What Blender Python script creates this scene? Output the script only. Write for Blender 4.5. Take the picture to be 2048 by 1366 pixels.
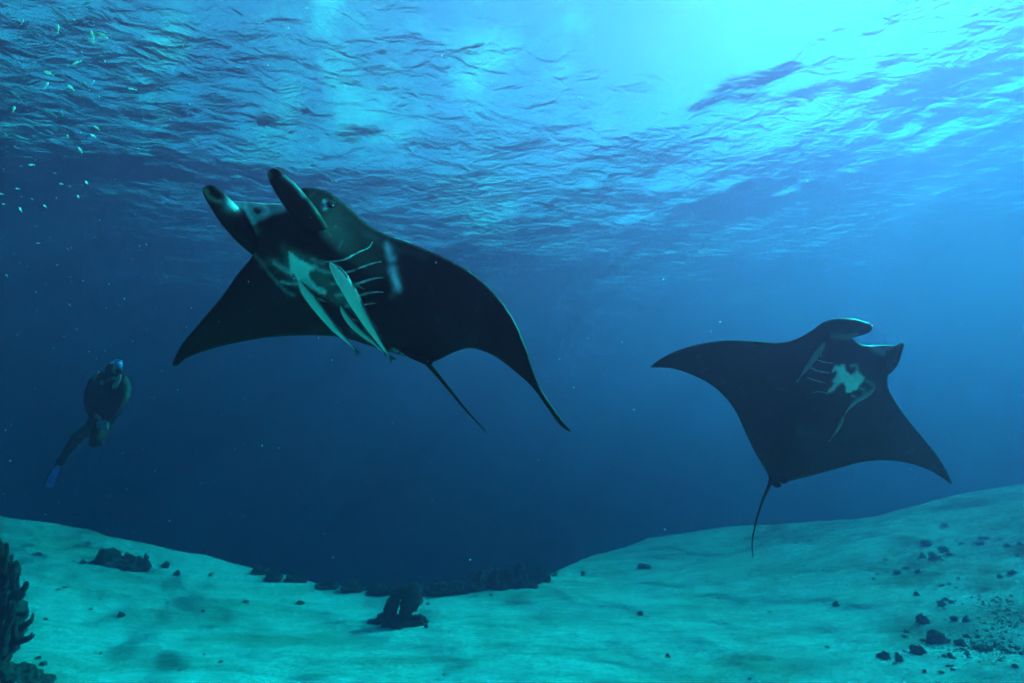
import bpy, bmesh, math, random
import numpy as np
from mathutils import Vector, Matrix, noise
from mathutils.geometry import delaunay_2d_cdt

for o in list(bpy.data.objects):
    bpy.data.objects.remove(o)
scene = bpy.context.scene
col = scene.collection
R = math.radians

# ------------------------------------------------------------------ camera
CAM_Z, PITCH, FPX = 3.1, R(17.1), 900.0          # FPX: focal length for a 2048 px wide frame
cam_data = bpy.data.cameras.new('camera')
cam_data.sensor_width = 36.0
cam_data.lens = 36.0 * FPX / 2048.0
cam_data.clip_start, cam_data.clip_end = 0.05, 1000.0
cam = bpy.data.objects.new('camera', cam_data)
cam.location = (0, 0, CAM_Z)
cam.rotation_euler = (R(90) + PITCH, 0, 0)
col.objects.link(cam)
scene.camera = cam

# ------------------------------------------------------------------ light
SEEDW = 3.7
SUN_EL, SUN_AZ = R(41), R(66)                    # azimuth measured from +Y (ahead) towards +X
world = bpy.data.worlds.new('World')
scene.world = world
world.use_nodes = True
wn, wl = world.node_tree.nodes, world.node_tree.links
bg = wn['Background']
sky = wn.new('ShaderNodeTexSky')
sky.sky_type = 'NISHITA'
sky.sun_disc = False
sky.sun_elevation = SUN_EL
sky.sun_rotation = SUN_AZ
sky.dust_density = 0.6
sky.air_density = 0.75
sky.ozone_density = 2.0
# broken fair-weather cloud over the whole sky, seen rippled through the surface
wtc = wn.new('ShaderNodeTexCoord')
wno = wn.new('ShaderNodeTexNoise')
wno.noise_dimensions = '4D'
wno.inputs['W'].default_value = SEEDW
wno.inputs['Scale'].default_value = 4.2
wno.inputs['Detail'].default_value = 7
wno.inputs['Roughness'].default_value = 0.6
wno.inputs['Distortion'].default_value = 1.2
wrp = wn.new('ShaderNodeValToRGB')
wrp.color_ramp.elements[0].position = 0.50
wrp.color_ramp.elements[1].position = 0.64
wmx = wn.new('ShaderNodeMix')
wmx.data_type = 'RGBA'
wmx.inputs['B'].default_value = (4.2, 4.5, 4.8, 1)
wl.new(wtc.outputs['Generated'], wno.inputs['Vector'])
wl.new(wno.outputs['Fac'], wrp.inputs['Fac'])
wl.new(wrp.outputs['Color'], wmx.inputs['Factor'])
wl.new(sky.outputs['Color'], wmx.inputs['A'])
wl.new(wmx.outputs['Result'], bg.inputs['Color'])
bg.inputs['Strength'].default_value = 0.05

sun_data = bpy.data.lights.new('sun', 'SUN')
sun_data.energy = 5.0
sun_data.angle = R(0.6)
sun_data.color = (1.0, 0.96, 0.9)
sun = bpy.data.objects.new('sun', sun_data)
sdir = Vector((math.sin(SUN_AZ) * math.cos(SUN_EL), math.cos(SUN_AZ) * math.cos(SUN_EL), math.sin(SUN_EL)))
sun.rotation_euler = sdir.to_track_quat('Z', 'Y').to_euler()
sun.location = sdir * 60
col.objects.link(sun)

vs = scene.view_settings
vs.view_transform, vs.look, vs.gamma, vs.use_curve_mapping = 'Standard', 'None', 1.0, False
vs.exposure = 3.98

scene.render.engine = 'CYCLES'
cy = scene.cycles
cy.use_denoising = True
cy.denoiser = 'OPENIMAGEDENOISE'
cy.max_bounces = 8
cy.diffuse_bounces = 2
cy.glossy_bounces = 3
cy.transmission_bounces = 4
cy.transparent_max_bounces = 8
cy.volume_bounces = 1
cy.sample_clamp_indirect = 6.0
cy.sample_clamp_direct = 0.0
cy.caustics_reflective = True
cy.caustics_refractive = True

# ------------------------------------------------------------------ helpers
CF = Vector((0, math.cos(PITCH), math.sin(PITCH)))
CU = Vector((0, -math.sin(PITCH), math.cos(PITCH)))
CR = Vector((1, 0, 0))
CO = Vector((0, 0, CAM_Z))


def W(px, py, d):
    """World point of the design view: pixel of the 2048x1366 frame at d metres along the axis."""
    return CO + CF * d + CR * ((px - 1024.0) / FPX * d) + CU * ((683.0 - py) / FPX * d)


def sstep(a, b, x):
    t = np.clip((np.asarray(x, float) - a) / (b - a), 0, 1)
    return t * t * (3 - 2 * t)


def mesh_obj(name, verts, faces, mat=None, parent=None, smooth=True, loc=None):
    me = bpy.data.meshes.new(name)
    me.from_pydata([tuple(v) for v in verts], [], [tuple(f) for f in faces])
    me.update()
    if smooth:
        me.polygons.foreach_set('use_smooth', [True] * len(me.polygons))
    if mat:
        me.materials.append(mat)
    o = bpy.data.objects.new(name, me)
    col.objects.link(o)
    if parent:
        o.parent = parent
    if loc is not None:
        o.location = loc
    return o


def tag(o, label=None, cat=None, group=None, kind=None):
    if label: o['label'] = label
    if cat: o['category'] = cat
    if group: o['group'] = group
    if kind: o['kind'] = kind
    return o


def empty(name, loc):
    o = bpy.data.objects.new(name, None)
    o.empty_display_size = 0.1
    o.location = loc
    col.objects.link(o)
    return o


def new_mat(name):
    m = bpy.data.materials.new(name)
    m.use_nodes = True
    nt = m.node_tree
    return m, nt.nodes, nt.links, nt.nodes['Principled BSDF']


def simple_mat(name, c1, c2, scale=20.0, rough=0.8, bump=0.3, bdist=0.01, spec=0.3):
    m, n, l, p = new_mat(name)
    tc = n.new('ShaderNodeTexCoord')
    no = n.new('ShaderNodeTexNoise')
    no.inputs['Scale'].default_value = scale
    no.inputs['Detail'].default_value = 6
    no.inputs['Roughness'].default_value = 0.65
    l.new(tc.outputs['Object'], no.inputs['Vector'])
    rp = n.new('ShaderNodeValToRGB')
    rp.color_ramp.elements[0].position, rp.color_ramp.elements[1].position = 0.35, 0.68
    rp.color_ramp.elements[0].color, rp.color_ramp.elements[1].color = (*c1, 1), (*c2, 1)
    l.new(no.outputs['Fac'], rp.inputs['Fac'])
    l.new(rp.outputs['Color'], p.inputs['Base Color'])
    p.inputs['Roughness'].default_value = rough
    p.inputs['Specular IOR Level'].default_value = spec
    if bump:
        b = n.new('ShaderNodeBump')
        b.inputs['Strength'].default_value = bump
        b.inputs['Distance'].default_value = bdist
        l.new(no.outputs['Fac'], b.inputs['Height'])
        l.new(b.outputs['Normal'], p.inputs['Normal'])
    return m


def vnoise(x, y, seed=0.0):
    """Smooth value noise on numpy arrays."""
    x = np.asarray(x, float) + seed * 17.31
    y = np.asarray(y, float) + seed * 9.77
    xi, yi = np.floor(x), np.floor(y)
    xf, yf = x - xi, y - yi
    u, v = xf * xf * (3 - 2 * xf), yf * yf * (3 - 2 * yf)

    def h(a, b):
        s = np.sin(a * 127.1 + b * 311.7 + seed * 74.7) * 43758.5453
        return s - np.floor(s)
    return (h(xi, yi) * (1 - u) + h(xi + 1, yi) * u) * (1 - v) + (h(xi, yi + 1) * (1 - u) + h(xi + 1, yi + 1) * u) * v


def fbm(x, y, seed=0.0, octs=4):
    a, f, s, t = 1.0, 1.0, 0.0, 0.0
    for k in range(octs):
        s = s + a * (vnoise(x * f, y * f, seed + k * 3.1) - 0.5)
        t += a
        a *= 0.5
        f *= 2.03
    return s / t


# ------------------------------------------------------------------ seabed
def shelf(x, y):
    """Height of the sand shelf before it breaks off."""
    a, b = x / 1.925, y / 1.925
    z = 3.5 * sstep(1.5, 13.0, a) + 2.1 * sstep(1.5, 13.0, -a)
    z = z + 0.18 * fbm(a * 0.35, b * 0.5, 1) * 2 + 0.055 * fbm(a * 1.3 + 0.6 * b, b * 1.9, 2) * 2
    return z + 0.018 * fbm(x * 3, y * 5, 3) * 2


# where the shelf breaks off into deep water: bearing (degrees right of ahead) and distance in metres
EDGE = []
for ex, ey in [(-300, 985), (0, 1032), (220, 1074), (380, 1108), (500, 1138), (620, 1166), (790, 1184), (880, 1186), (1040, 1168), (1110, 1146), (1200, 1108), (1300, 1076), (1450, 1056), (1600, 1048), (1760, 1034), (1900, 994), (2050, 968), (2300, 930)]:
    d = W(ex, ey, 1.0) - CO
    T = np.linspace(2.0, 42.0, 1000)
    f = CO.z + d.z * T - shelf(d.x * T, d.y * T)
    t = float(T[int(np.argmax(f < 0))]) if (f < 0).any() else 42.0
    h = math.hypot(d.x, d.y)
    EDGE.append((math.degrees(math.atan2(d.x, d.y)), min(t * h, 38.0)))
EDGE = np.array(EDGE)


def ground(x, y):
    x, y = np.asarray(x, float), np.asarray(y, float)
    az = np.degrees(np.arctan2(x, np.maximum(y, 0.001)))
    re = np.interp(az, EDGE[:, 0], EDGE[:, 1]) + 0.5 * fbm(az * 0.3, az * 0.1, 6) + 0.25 * fbm(az * 1.3, az * 0.2, 8)
    k = np.maximum(0, np.hypot(x, np.maximum(y, 0)) - re)
    return shelf(x, y) - np.minimum(0.75 * k * k / (k + 2.0), 16.0)


TT = np.geomspace(1.0, 80.0, 260)


def floor_hit(px, py):
    """Where the ray through a pixel of the design view meets the sand."""
    d = W(px, py, 1.0) - CO
    T = TT
    for _ in range(2):
        f = CO.z + d.z * T - ground(d.x * T, d.y * T)
        i = int(np.argmax(f < 0)) if (f < 0).any() else len(T) - 1
        T = np.linspace(T[max(i - 1, 0)], T[i], 24)
    t = float(T[-1] if not (f < 0).any() else T[-1])
    x, y = d.x * t, d.y * t
    return Vector((x, y, float(ground(x, y)))), t


def grid_mesh(name, xs, ys, zf, mat):
    X, Y = np.meshgrid(xs, ys)
    Z = zf(X, Y)
    nx, ny = len(xs), len(ys)
    V = np.stack([X.ravel(), Y.ravel(), Z.ravel()], 1)
    i = np.arange((ny - 1) * nx).reshape(ny - 1, nx)[:, :-1].ravel()
    Fc = np.stack([i, i + 1, i + nx + 1, i + nx], 1)
    return mesh_obj(name, V.tolist(), Fc.tolist(), mat)


m_sand, n, l, p = new_mat('sand')
tc = n.new('ShaderNodeTexCoord')
mp = n.new('ShaderNodeMapping')
mp.inputs['Scale'].default_value = (0.55, 1.5, 1.0)
mp.inputs['Rotation'].default_value = (0, 0, R(12))
l.new(tc.outputs['Object'], mp.inputs['Vector'])
n1 = n.new('ShaderNodeTexNoise')                     # broad patches of algal film
n1.inputs['Scale'].default_value = 0.62
n1.inputs['Detail'].default_value = 8
n1.inputs['Roughness'].default_value = 0.62
n1.inputs['Distortion'].default_value = 0.4
l.new(mp.outputs['Vector'], n1.inputs['Vector'])
r1 = n.new('ShaderNodeValToRGB')
r1.color_ramp.elements[0].position, r1.color_ramp.elements[1].position = 0.34, 0.56
r1.color_ramp.elements[0].color = (0.52, 0.49, 0.38, 1)
r1.color_ramp.elements[1].color = (0.90, 0.87, 0.80, 1)
l.new(n1.outputs['Fac'], r1.inputs['Fac'])
n2 = n.new('ShaderNodeTexNoise')                     # coarse grains
n2.inputs['Scale'].default_value = 13
n2.inputs['Detail'].default_value = 6
n2.inputs['Roughness'].default_value = 0.85
l.new(tc.outputs['Object'], n2.inputs['Vector'])
r2 = n.new('ShaderNodeValToRGB')
r2.color_ramp.elements[0].position, r2.color_ramp.elements[1].position = 0.36, 0.58
r2.color_ramp.elements[0].color = (0.30, 0.31, 0.27, 1)
r2.color_ramp.elements[1].color = (1, 1, 1, 1)
l.new(n2.outputs['Fac'], r2.inputs['Fac'])
mx = n.new('ShaderNodeMix')
mx.data_type, mx.blend_type = 'RGBA', 'MULTIPLY'
mx.inputs['Factor'].default_value = 0.65
l.new(r1.outputs['Color'], mx.inputs['A'])
l.new(r2.outputs['Color'], mx.inputs['B'])
n3 = n.new('ShaderNodeTexNoise')                     # hand-sized mottling
n3.inputs['Scale'].default_value = 5.0
n3.inputs['Detail'].default_value = 7
n3.inputs['Roughness'].default_value = 0.7
l.new(mp.outputs['Vector'], n3.inputs['Vector'])
r3 = n.new('ShaderNodeValToRGB')
r3.color_ramp.elements[0].position, r3.color_ramp.elements[1].position = 0.34, 0.60
r3.color_ramp.elements[0].color = (0.46, 0.46, 0.38, 1)
r3.color_ramp.elements[1].color = (1, 1, 1, 1)
l.new(n3.outputs['Fac'], r3.inputs['Fac'])
m3 = n.new('ShaderNodeMix')
m3.data_type, m3.blend_type = 'RGBA', 'MULTIPLY'
m3.inputs['Factor'].default_value = 0.6
l.new(mx.outputs['Result'], m3.inputs['A'])
l.new(r3.outputs['Color'], m3.inputs['B'])
n4 = n.new('ShaderNodeTexNoise')                     # brown turf among the rubble of the right-hand slope
n4.inputs['Scale'].default_value = 0.55
n4.inputs['Detail'].default_value = 10
n4.inputs['Roughness'].default_value = 0.72
l.new(tc.outputs['Object'], n4.inputs['Vector'])
sx = n.new('ShaderNodeSeparateXYZ')
l.new(tc.outputs['Object'], sx.inputs[0])
gx = n.new('ShaderNodeMapRange')
gx.inputs['From Min'].default_value, gx.inputs['From Max'].default_value = 5.5, 11.0
gx.inputs['To Min'].default_value, gx.inputs['To Max'].default_value = 0.0, 0.135
l.new(sx.outputs['X'], gx.inputs['Value'])
sm4 = n.new('ShaderNodeMath')
sm4.operation = 'ADD'
l.new(n4.outputs['Fac'], sm4.inputs[0])
l.new(gx.outputs['Result'], sm4.inputs[1])
r4 = n.new('ShaderNodeMapRange')
r4.inputs['From Min'].default_value, r4.inputs['From Max'].default_value = 0.60, 0.76
l.new(sm4.outputs[0], r4.inputs['Value'])
m4 = n.new('ShaderNodeMix')
m4.data_type = 'RGBA'
m4.inputs['B'].default_value = (0.17, 0.145, 0.075, 1)
l.new(r4.outputs['Result'], m4.inputs['Factor'])
l.new(m3.outputs['Result'], m4.inputs['A'])
l.new(m4.outputs['Result'], p.inputs['Base Color'])
p.inputs['Roughness'].default_value = 0.95
p.inputs['Specular IOR Level'].default_value = 0.1
ad = n.new('ShaderNodeMath')
ad.operation = 'MULTIPLY_ADD'
ad.inputs[1].default_value = 0.4
l.new(n2.outputs['Fac'], ad.inputs[0])
l.new(n1.outputs['Fac'], ad.inputs[2])
bp = n.new('ShaderNodeBump')
bp.inputs['Strength'].default_value = 0.9
bp.inputs['Distance'].default_value = 0.10
ad2 = n.new('ShaderNodeMath')
ad2.operation = 'MULTIPLY_ADD'
ad2.inputs[1].default_value = 0.5
l.new(n3.outputs['Fac'], ad2.inputs[0])
l.new(ad.outputs[0], ad2.inputs[2])
l.new(ad2.outputs[0], bp.inputs['Height'])
l.new(bp.outputs['Normal'], p.inputs['Normal'])

xs = np.concatenate([np.linspace(-90, -26, 40)[:-1], np.linspace(-26, 26, 520), np.linspace(26, 90, 40)[1:]])
ys = np.concatenate([np.linspace(-25, 2, 30)[:-1], np.linspace(2, 30, 400), np.linspace(30, 120, 70)[1:]])
seabed = grid_mesh('seabed', xs, ys, ground, m_sand)
tag(seabed, 'pale rippled sand sea floor', None, None, 'structure')

# ------------------------------------------------------------------ water surface
SURF = 13.5


def waves(x, y):
    r = 0
    for (lam, ang, amp, ph) in ((6.3, 20, 0.085, 0.3), (4.1, 55, 0.06, 1.7), (2.7, -5, 0.045, 4.0), (1.75, 38, 0.03, 2.2), (1.2, 75, 0.02, 0.9), (0.86, 10, 0.013, 5.1)):
        a = R(ang)
        r = r + amp * np.sin((x * math.sin(a) + y * math.cos(a)) * 2 * math.pi / lam + ph + 2.2 * fbm(x * 0.25, y * 0.25, ph))
    return SURF + r * 0.42 + 0.05 * fbm(x * 0.8, y * 1.2, 9)


m_surf = bpy.data.materials.new('sea_surface')
m_surf.use_nodes = True
n, l = m_surf.node_tree.nodes, m_surf.node_tree.links
n.clear()
out = n.new('ShaderNodeOutputMaterial')
tc = n.new('ShaderNodeTexCoord')
mp = n.new('ShaderNodeMapping')
mp.inputs['Scale'].default_value = (0.8, 1.5, 1.0)
mp.inputs['Rotation'].default_value = (0, 0, R(-25))
l.new(tc.outputs['Object'], mp.inputs['Vector'])
nz = n.new('ShaderNodeTexNoise')
nz.inputs['Scale'].default_value = 1.6
nz.inputs['Detail'].default_value = 5
nz.inputs['Roughness'].default_value = 0.5
nz.inputs['Distortion'].default_value = 0.7
l.new(mp.outputs['Vector'], nz.inputs['Vector'])
bp = n.new('ShaderNodeBump')
bp.inputs['Strength'].default_value = 1.0
bp.inputs['Distance'].default_value = 0.15
ns = n.new('ShaderNodeTexNoise')                     # wind streaks and slicks
ns.inputs['Scale'].default_value = 0.16
ns.inputs['Detail'].default_value = 3
l.new(mp.outputs['Vector'], ns.inputs['Vector'])
rs = n.new('ShaderNodeMapRange')
rs.inputs['From Min'].default_value, rs.inputs['From Max'].default_value = 0.36, 0.62
rs.inputs['To Min'].default_value, rs.inputs['To Max'].default_value = 0.2, 1.15
l.new(ns.outputs['Fac'], rs.inputs['Value'])
mh = n.new('ShaderNodeMath')
mh.operation = 'MULTIPLY'
l.new(nz.outputs['Fac'], mh.inputs[0])
l.new(rs.outputs['Result'], mh.inputs[1])
l.new(mh.outputs[0], bp.inputs['Height'])
fr = n.new('ShaderNodeFresnel')
fr.inputs['IOR'].default_value = 1.235
l.new(bp.outputs['Normal'], fr.inputs['Normal'])
gl = n.new('ShaderNodeBsdfGlossy')
gl.inputs['Roughness'].default_value = 0.02
l.new(bp.outputs['Normal'], gl.inputs['Normal'])
tr = n.new('ShaderNodeBsdfTransparent')
rf = n.new('ShaderNodeBsdfRefraction')
rf.inputs['IOR'].default_value = 1.05
rf.inputs['Roughness'].default_value = 0.17
l.new(bp.outputs['Normal'], rf.inputs['Normal'])
rf2 = n.new('ShaderNodeBsdfRefraction')              # the sharp, rippled view through each facet
rf2.inputs['IOR'].default_value = 1.22
rf2.inputs['Roughness'].default_value = 0.04
l.new(bp.outputs['Normal'], rf2.inputs['Normal'])
m2 = n.new('ShaderNodeMixShader')
m2.inputs['Fac'].default_value = 0.35
l.new(rf2.outputs[0], m2.inputs[1])
l.new(rf.outputs[0], m2.inputs[2])
mt = n.new('ShaderNodeMixShader')
mt.inputs['Fac'].default_value = 0.42
l.new(tr.outputs[0], mt.inputs[1])
l.new(m2.outputs[0], mt.inputs[2])
ms = n.new('ShaderNodeMixShader')
l.new(fr.outputs[0], ms.inputs['Fac'])
l.new(mt.outputs[0], ms.inputs[1])
l.new(gl.outputs[0], ms.inputs[2])
l.new(ms.outputs[0], out.inputs['Surface'])

xs = np.concatenate([np.linspace(-95, -22, 70)[:-1], np.linspace(-22, 22, 330), np.linspace(22, 95, 70)[1:]])
ys = np.concatenate([np.linspace(-30, 1, 40)[:-1], np.linspace(1, 36, 260), np.linspace(36, 125, 80)[1:]])
surf = grid_mesh('water_surface', xs, ys, waves, m_surf)
tag(surf, 'rippled underside of the sea surface lit from above', None, None, 'structure')

# ------------------------------------------------------------------ water body
def water_body(sig_s, sig_a, g):
    m = bpy.data.materials.new('sea_water')
    m.use_nodes = True
    n, l = m.node_tree.nodes, m.node_tree.links
    n.clear()
    o = n.new('ShaderNodeOutputMaterial')
    v = n.new('ShaderNodeVolumePrincipled')
    D = 0.8
    c = [s / D for s in sig_s]
    k = [a / (D * (1 - ci)) for a, ci in zip(sig_a, c)]
    v.inputs['Density'].default_value = D
    v.inputs['Color'].default_value = (*c, 1)
    v.inputs['Absorption Color'].default_value = (*[(1 - ki) ** 2 for ki in k], 1)
    v.inputs['Anisotropy'].default_value = g
    l.new(v.outputs[0], o.inputs['Volume'])
    x0, x1, y0, y1, z0, z1 = -88, 88, -24, 118, -18, SURF + 0.6
    V = [(x0, y0, z0), (x1, y0, z0), (x1, y1, z0), (x0, y1, z0), (x0, y0, z1), (x1, y0, z1), (x1, y1, z1), (x0, y1, z1)]
    Fc = [(0, 3, 2, 1), (4, 5, 6, 7), (0, 1, 5, 4), (1, 2, 6, 5), (2, 3, 7, 6), (3, 0, 4, 7)]
    b = mesh_obj('haze', V, Fc, m, None, False)
    tag(b, 'clear blue sea water fading into the distance', None, None, 'stuff')


water_body((0.085, 0.0044, 0.0108), (0.27, 0.079, 0.0705), 0.54)

# ------------------------------------------------------------------ shape tools
def catmull(pts, step, closed=False):
    """Dense Catmull-Rom through rows of numbers, about one sample every `step` units of the first two."""
    P = [np.array(q, float) for q in pts]
    nP = len(P)
    outp = []
    rng = range(nP) if closed else range(nP - 1)
    for i in rng:
        if closed:
            a, b, c, d = P[(i - 1) % nP], P[i], P[(i + 1) % nP], P[(i + 2) % nP]
        else:
            b, c = P[i], P[i + 1]
            a = P[i - 1] if i > 0 else 2 * b - c
            d = P[i + 2] if i + 2 < nP else 2 * c - b
        L = np.linalg.norm((c - b)[:2])
        k = max(1, int(math.ceil(L / step)))
        # centripetal-like damping keeps short segments from overshooting
        l0, l2 = np.linalg.norm((b - a)[:2]) + 1e-9, np.linalg.norm((d - c)[:2]) + 1e-9
        m1 = (c - a) * min(1.0, L / (0.5 * (l0 + L))) * 0.5
        m2 = (d - b) * min(1.0, L / (0.5 * (l2 + L))) * 0.5
        for j in range(k):
            t = j / k
            t2, t3 = t * t, t * t * t
            outp.append((2 * t3 - 3 * t2 + 1) * b + (t3 - 2 * t2 + t) * m1 + (-2 * t3 + 3 * t2) * c + (t3 - t2) * m2)
    if not closed:
        outp.append(P[-1])
    return np.array(outp)


def sweep(path, ra, rb=None, flat=None, seg=14, round_ends=True):
    """Tapered tube along world points; ra along `flat` x tangent, rb along the other axis."""
    path = [Vector(q) for q in path]
    N = len(path)
    rb = rb if rb is not None else ra
    V, Fc = [], []
    flat = Vector(flat) if flat is not None else CF
    for i, q in enumerate(path):
        t = (path[min(i + 1, N - 1)] - path[max(i - 1, 0)]).normalized()
        s = t.cross(flat)
        if s.length < 1e-4:
            s = t.cross(Vector((0.3, 0.1, 1)))
        s.normalize()
        u = s.cross(t).normalized()
        for k in range(seg):
            a = 2 * math.pi * k / seg
            V.append(q + s * (math.cos(a) * ra[i]) + u * (math.sin(a) * rb[i]))
    for i in range(N - 1):
        for k in range(seg):
            k2 = (k + 1) % seg
            Fc.append((i * seg + k, i * seg + k2, (i + 1) * seg + k2, (i + 1) * seg + k))
    c0, c1 = len(V), len(V) + 1
    t0 = (path[0] - path[1]).normalized()
    t1 = (path[-1] - path[-2]).normalized()
    V.append(path[0] + t0 * (min(ra[0], rb[0]) * (0.5 if round_ends else 0)))
    V.append(path[-1] + t1 * (min(ra[-1], rb[-1]) * (0.5 if round_ends else 0)))
    for k in range(seg):
        k2 = (k + 1) % seg
        Fc.append((c0, k2, k))
        Fc.append((c1, (N - 1) * seg + k, (N - 1) * seg + k2))
    return V, Fc


def merge(parts):
    V, Fc = [], []
    for v, f in parts:
        b = len(V)
        V += list(v)
        Fc += [tuple(i + b for i in q) for q in f]
    return V, Fc


def seg_dist(Q, poly):
    """Distance of points Q (n,2) to an open polyline."""
    best = np.full(len(Q), 1e9)
    for a, b in zip(poly[:-1], poly[1:]):
        ab = b - a
        t = np.clip(((Q - a) @ ab) / (ab @ ab + 1e-12), 0, 1)
        best = np.minimum(best, np.linalg.norm(Q - (a + t[:, None] * ab), axis=1))
    return best


def inside(Q, poly):
    x, y = Q[:, 0], Q[:, 1]
    c = np.zeros(len(Q), bool)
    n = len(poly)
    for i in range(n):
        x1, y1 = poly[i]
        x2, y2 = poly[(i + 1) % n]
        if y1 == y2: continue
        k = ((y1 > y) != (y2 > y)) & (x < (x2 - x1) * (y - y1) / (y2 - y1) + x1)
        c ^= k
    return c


def poly_mask(Q, poly, soft, wob=0.0, seed=5.0):
    poly = np.array(poly, float)
    if wob:
        Q = Q + wob * np.stack([fbm(Q[:, 0] / 14, Q[:, 1] / 14, seed), fbm(Q[:, 0] / 14, Q[:, 1] / 14, seed + 4)], 1) * 2
    d = seg_dist(Q, np.vstack([poly, poly[:1]]))
    d = np.where(inside(Q, poly), d, -d)
    return sstep(-soft, soft * 0.4, d)


def line_mask(Q, pts, w):
    d = seg_dist(Q, catmull(pts, 4))
    return np.exp(-(d / w) ** 2)


class Tps:
    """Smooth depth field through a few control points of the design view."""
    def __init__(self, ctrl):
        C = np.array(ctrl, float)
        self.P = C[:, :2] / 300.0
        n = len(C)
        A = np.zeros((n + 3, n + 3))
        A[:n, :n] = self.k(self.P, self.P) + np.eye(n) * 0.02
        A[:n, n] = A[n, :n] = 1
        A[:n, n + 1:] = self.P
        A[n + 1:, :n] = self.P.T
        self.w = np.linalg.solve(A, np.concatenate([C[:, 2], np.zeros(3)]))

    @staticmethod
    def k(a, b):
        r = np.linalg.norm(a[:, None] - b[None], axis=2)
        return r ** 3

    def __call__(self, Q):
        q = np.atleast_2d(np.asarray(Q, float)) / 300.0
        n = len(self.P)
        return self.k(q, self.P) @ self.w[:n] + self.w[n] + q @ self.w[n + 1:]


def skin_material(name, dark, rough, spec):
    m, n, l, p = new_mat(name)
    at = n.new('ShaderNodeAttribute')
    at.attribute_name = 'skin_colour'
    tc = n.new('ShaderNodeTexCoord')
    no = n.new('ShaderNodeTexNoise')
    no.inputs['Scale'].default_value = 9
    no.inputs['Detail'].default_value = 8
    no.inputs['Roughness'].default_value = 0.7
    l.new(tc.outputs['Object'], no.inputs['Vector'])
    rp = n.new('ShaderNodeMapRange')
    rp.inputs['From Min'].default_value, rp.inputs['From Max'].default_value = 0.3, 0.7
    rp.inputs['To Min'].default_value, rp.inputs['To Max'].default_value = 0.6, 1.15
    l.new(no.outputs['Fac'], rp.inputs['Value'])
    mu = n.new('ShaderNodeMix')
    mu.data_type, mu.blend_type = 'RGBA', 'MULTIPLY'
    mu.inputs['Factor'].default_value = 1.0
    l.new(at.outputs['Color'], mu.inputs['A'])
    l.new(rp.outputs['Result'], mu.inputs['B'])
    l.new(mu.outputs['Result'], p.inputs['Base Color'])
    p.inputs['Roughness'].default_value = rough
    p.inputs['Specular IOR Level'].default_value = spec
    n2 = n.new('ShaderNodeTexNoise')
    n2.inputs['Scale'].default_value = 120
    n2.inputs['Detail'].default_value = 3
    l.new(tc.outputs['Object'], n2.inputs['Vector'])
    b = n.new('ShaderNodeBump')
    b.inputs['Strength'].default_value = 0.25
    b.inputs['Distance'].default_value = 0.004
    l.new(n2.outputs['Fac'], b.inputs['Height'])
    l.new(b.outputs['Normal'], p.inputs['Normal'])
    return m


DARK = np.array((0.0052, 0.0042, 0.0046))
m_skin = skin_material('manta_skin', DARK, 0.5, 0.06)
m_eye = simple_mat('eye_wet_black', (0.006, 0.006, 0.008), (0.012, 0.012, 0.014), 40, 0.08, 0.0, 0.01, 0.6)
m_gill = simple_mat('gill_rim', (0.05, 0.05, 0.05), (0.62, 0.58, 0.56), 22, 0.7, 0.2, 0.003)


def set_skin_colour(me, C):
    a = me.color_attributes.new('skin_colour', 'FLOAT_COLOR', 'POINT')
    C4 = np.concatenate([np.clip(C, 0, 1), np.ones((len(C), 1))], 1).astype(np.float32)
    a.data.foreach_set('color', C4.ravel())


MK = 0.75                                              # the rays swim close to the camera


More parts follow.
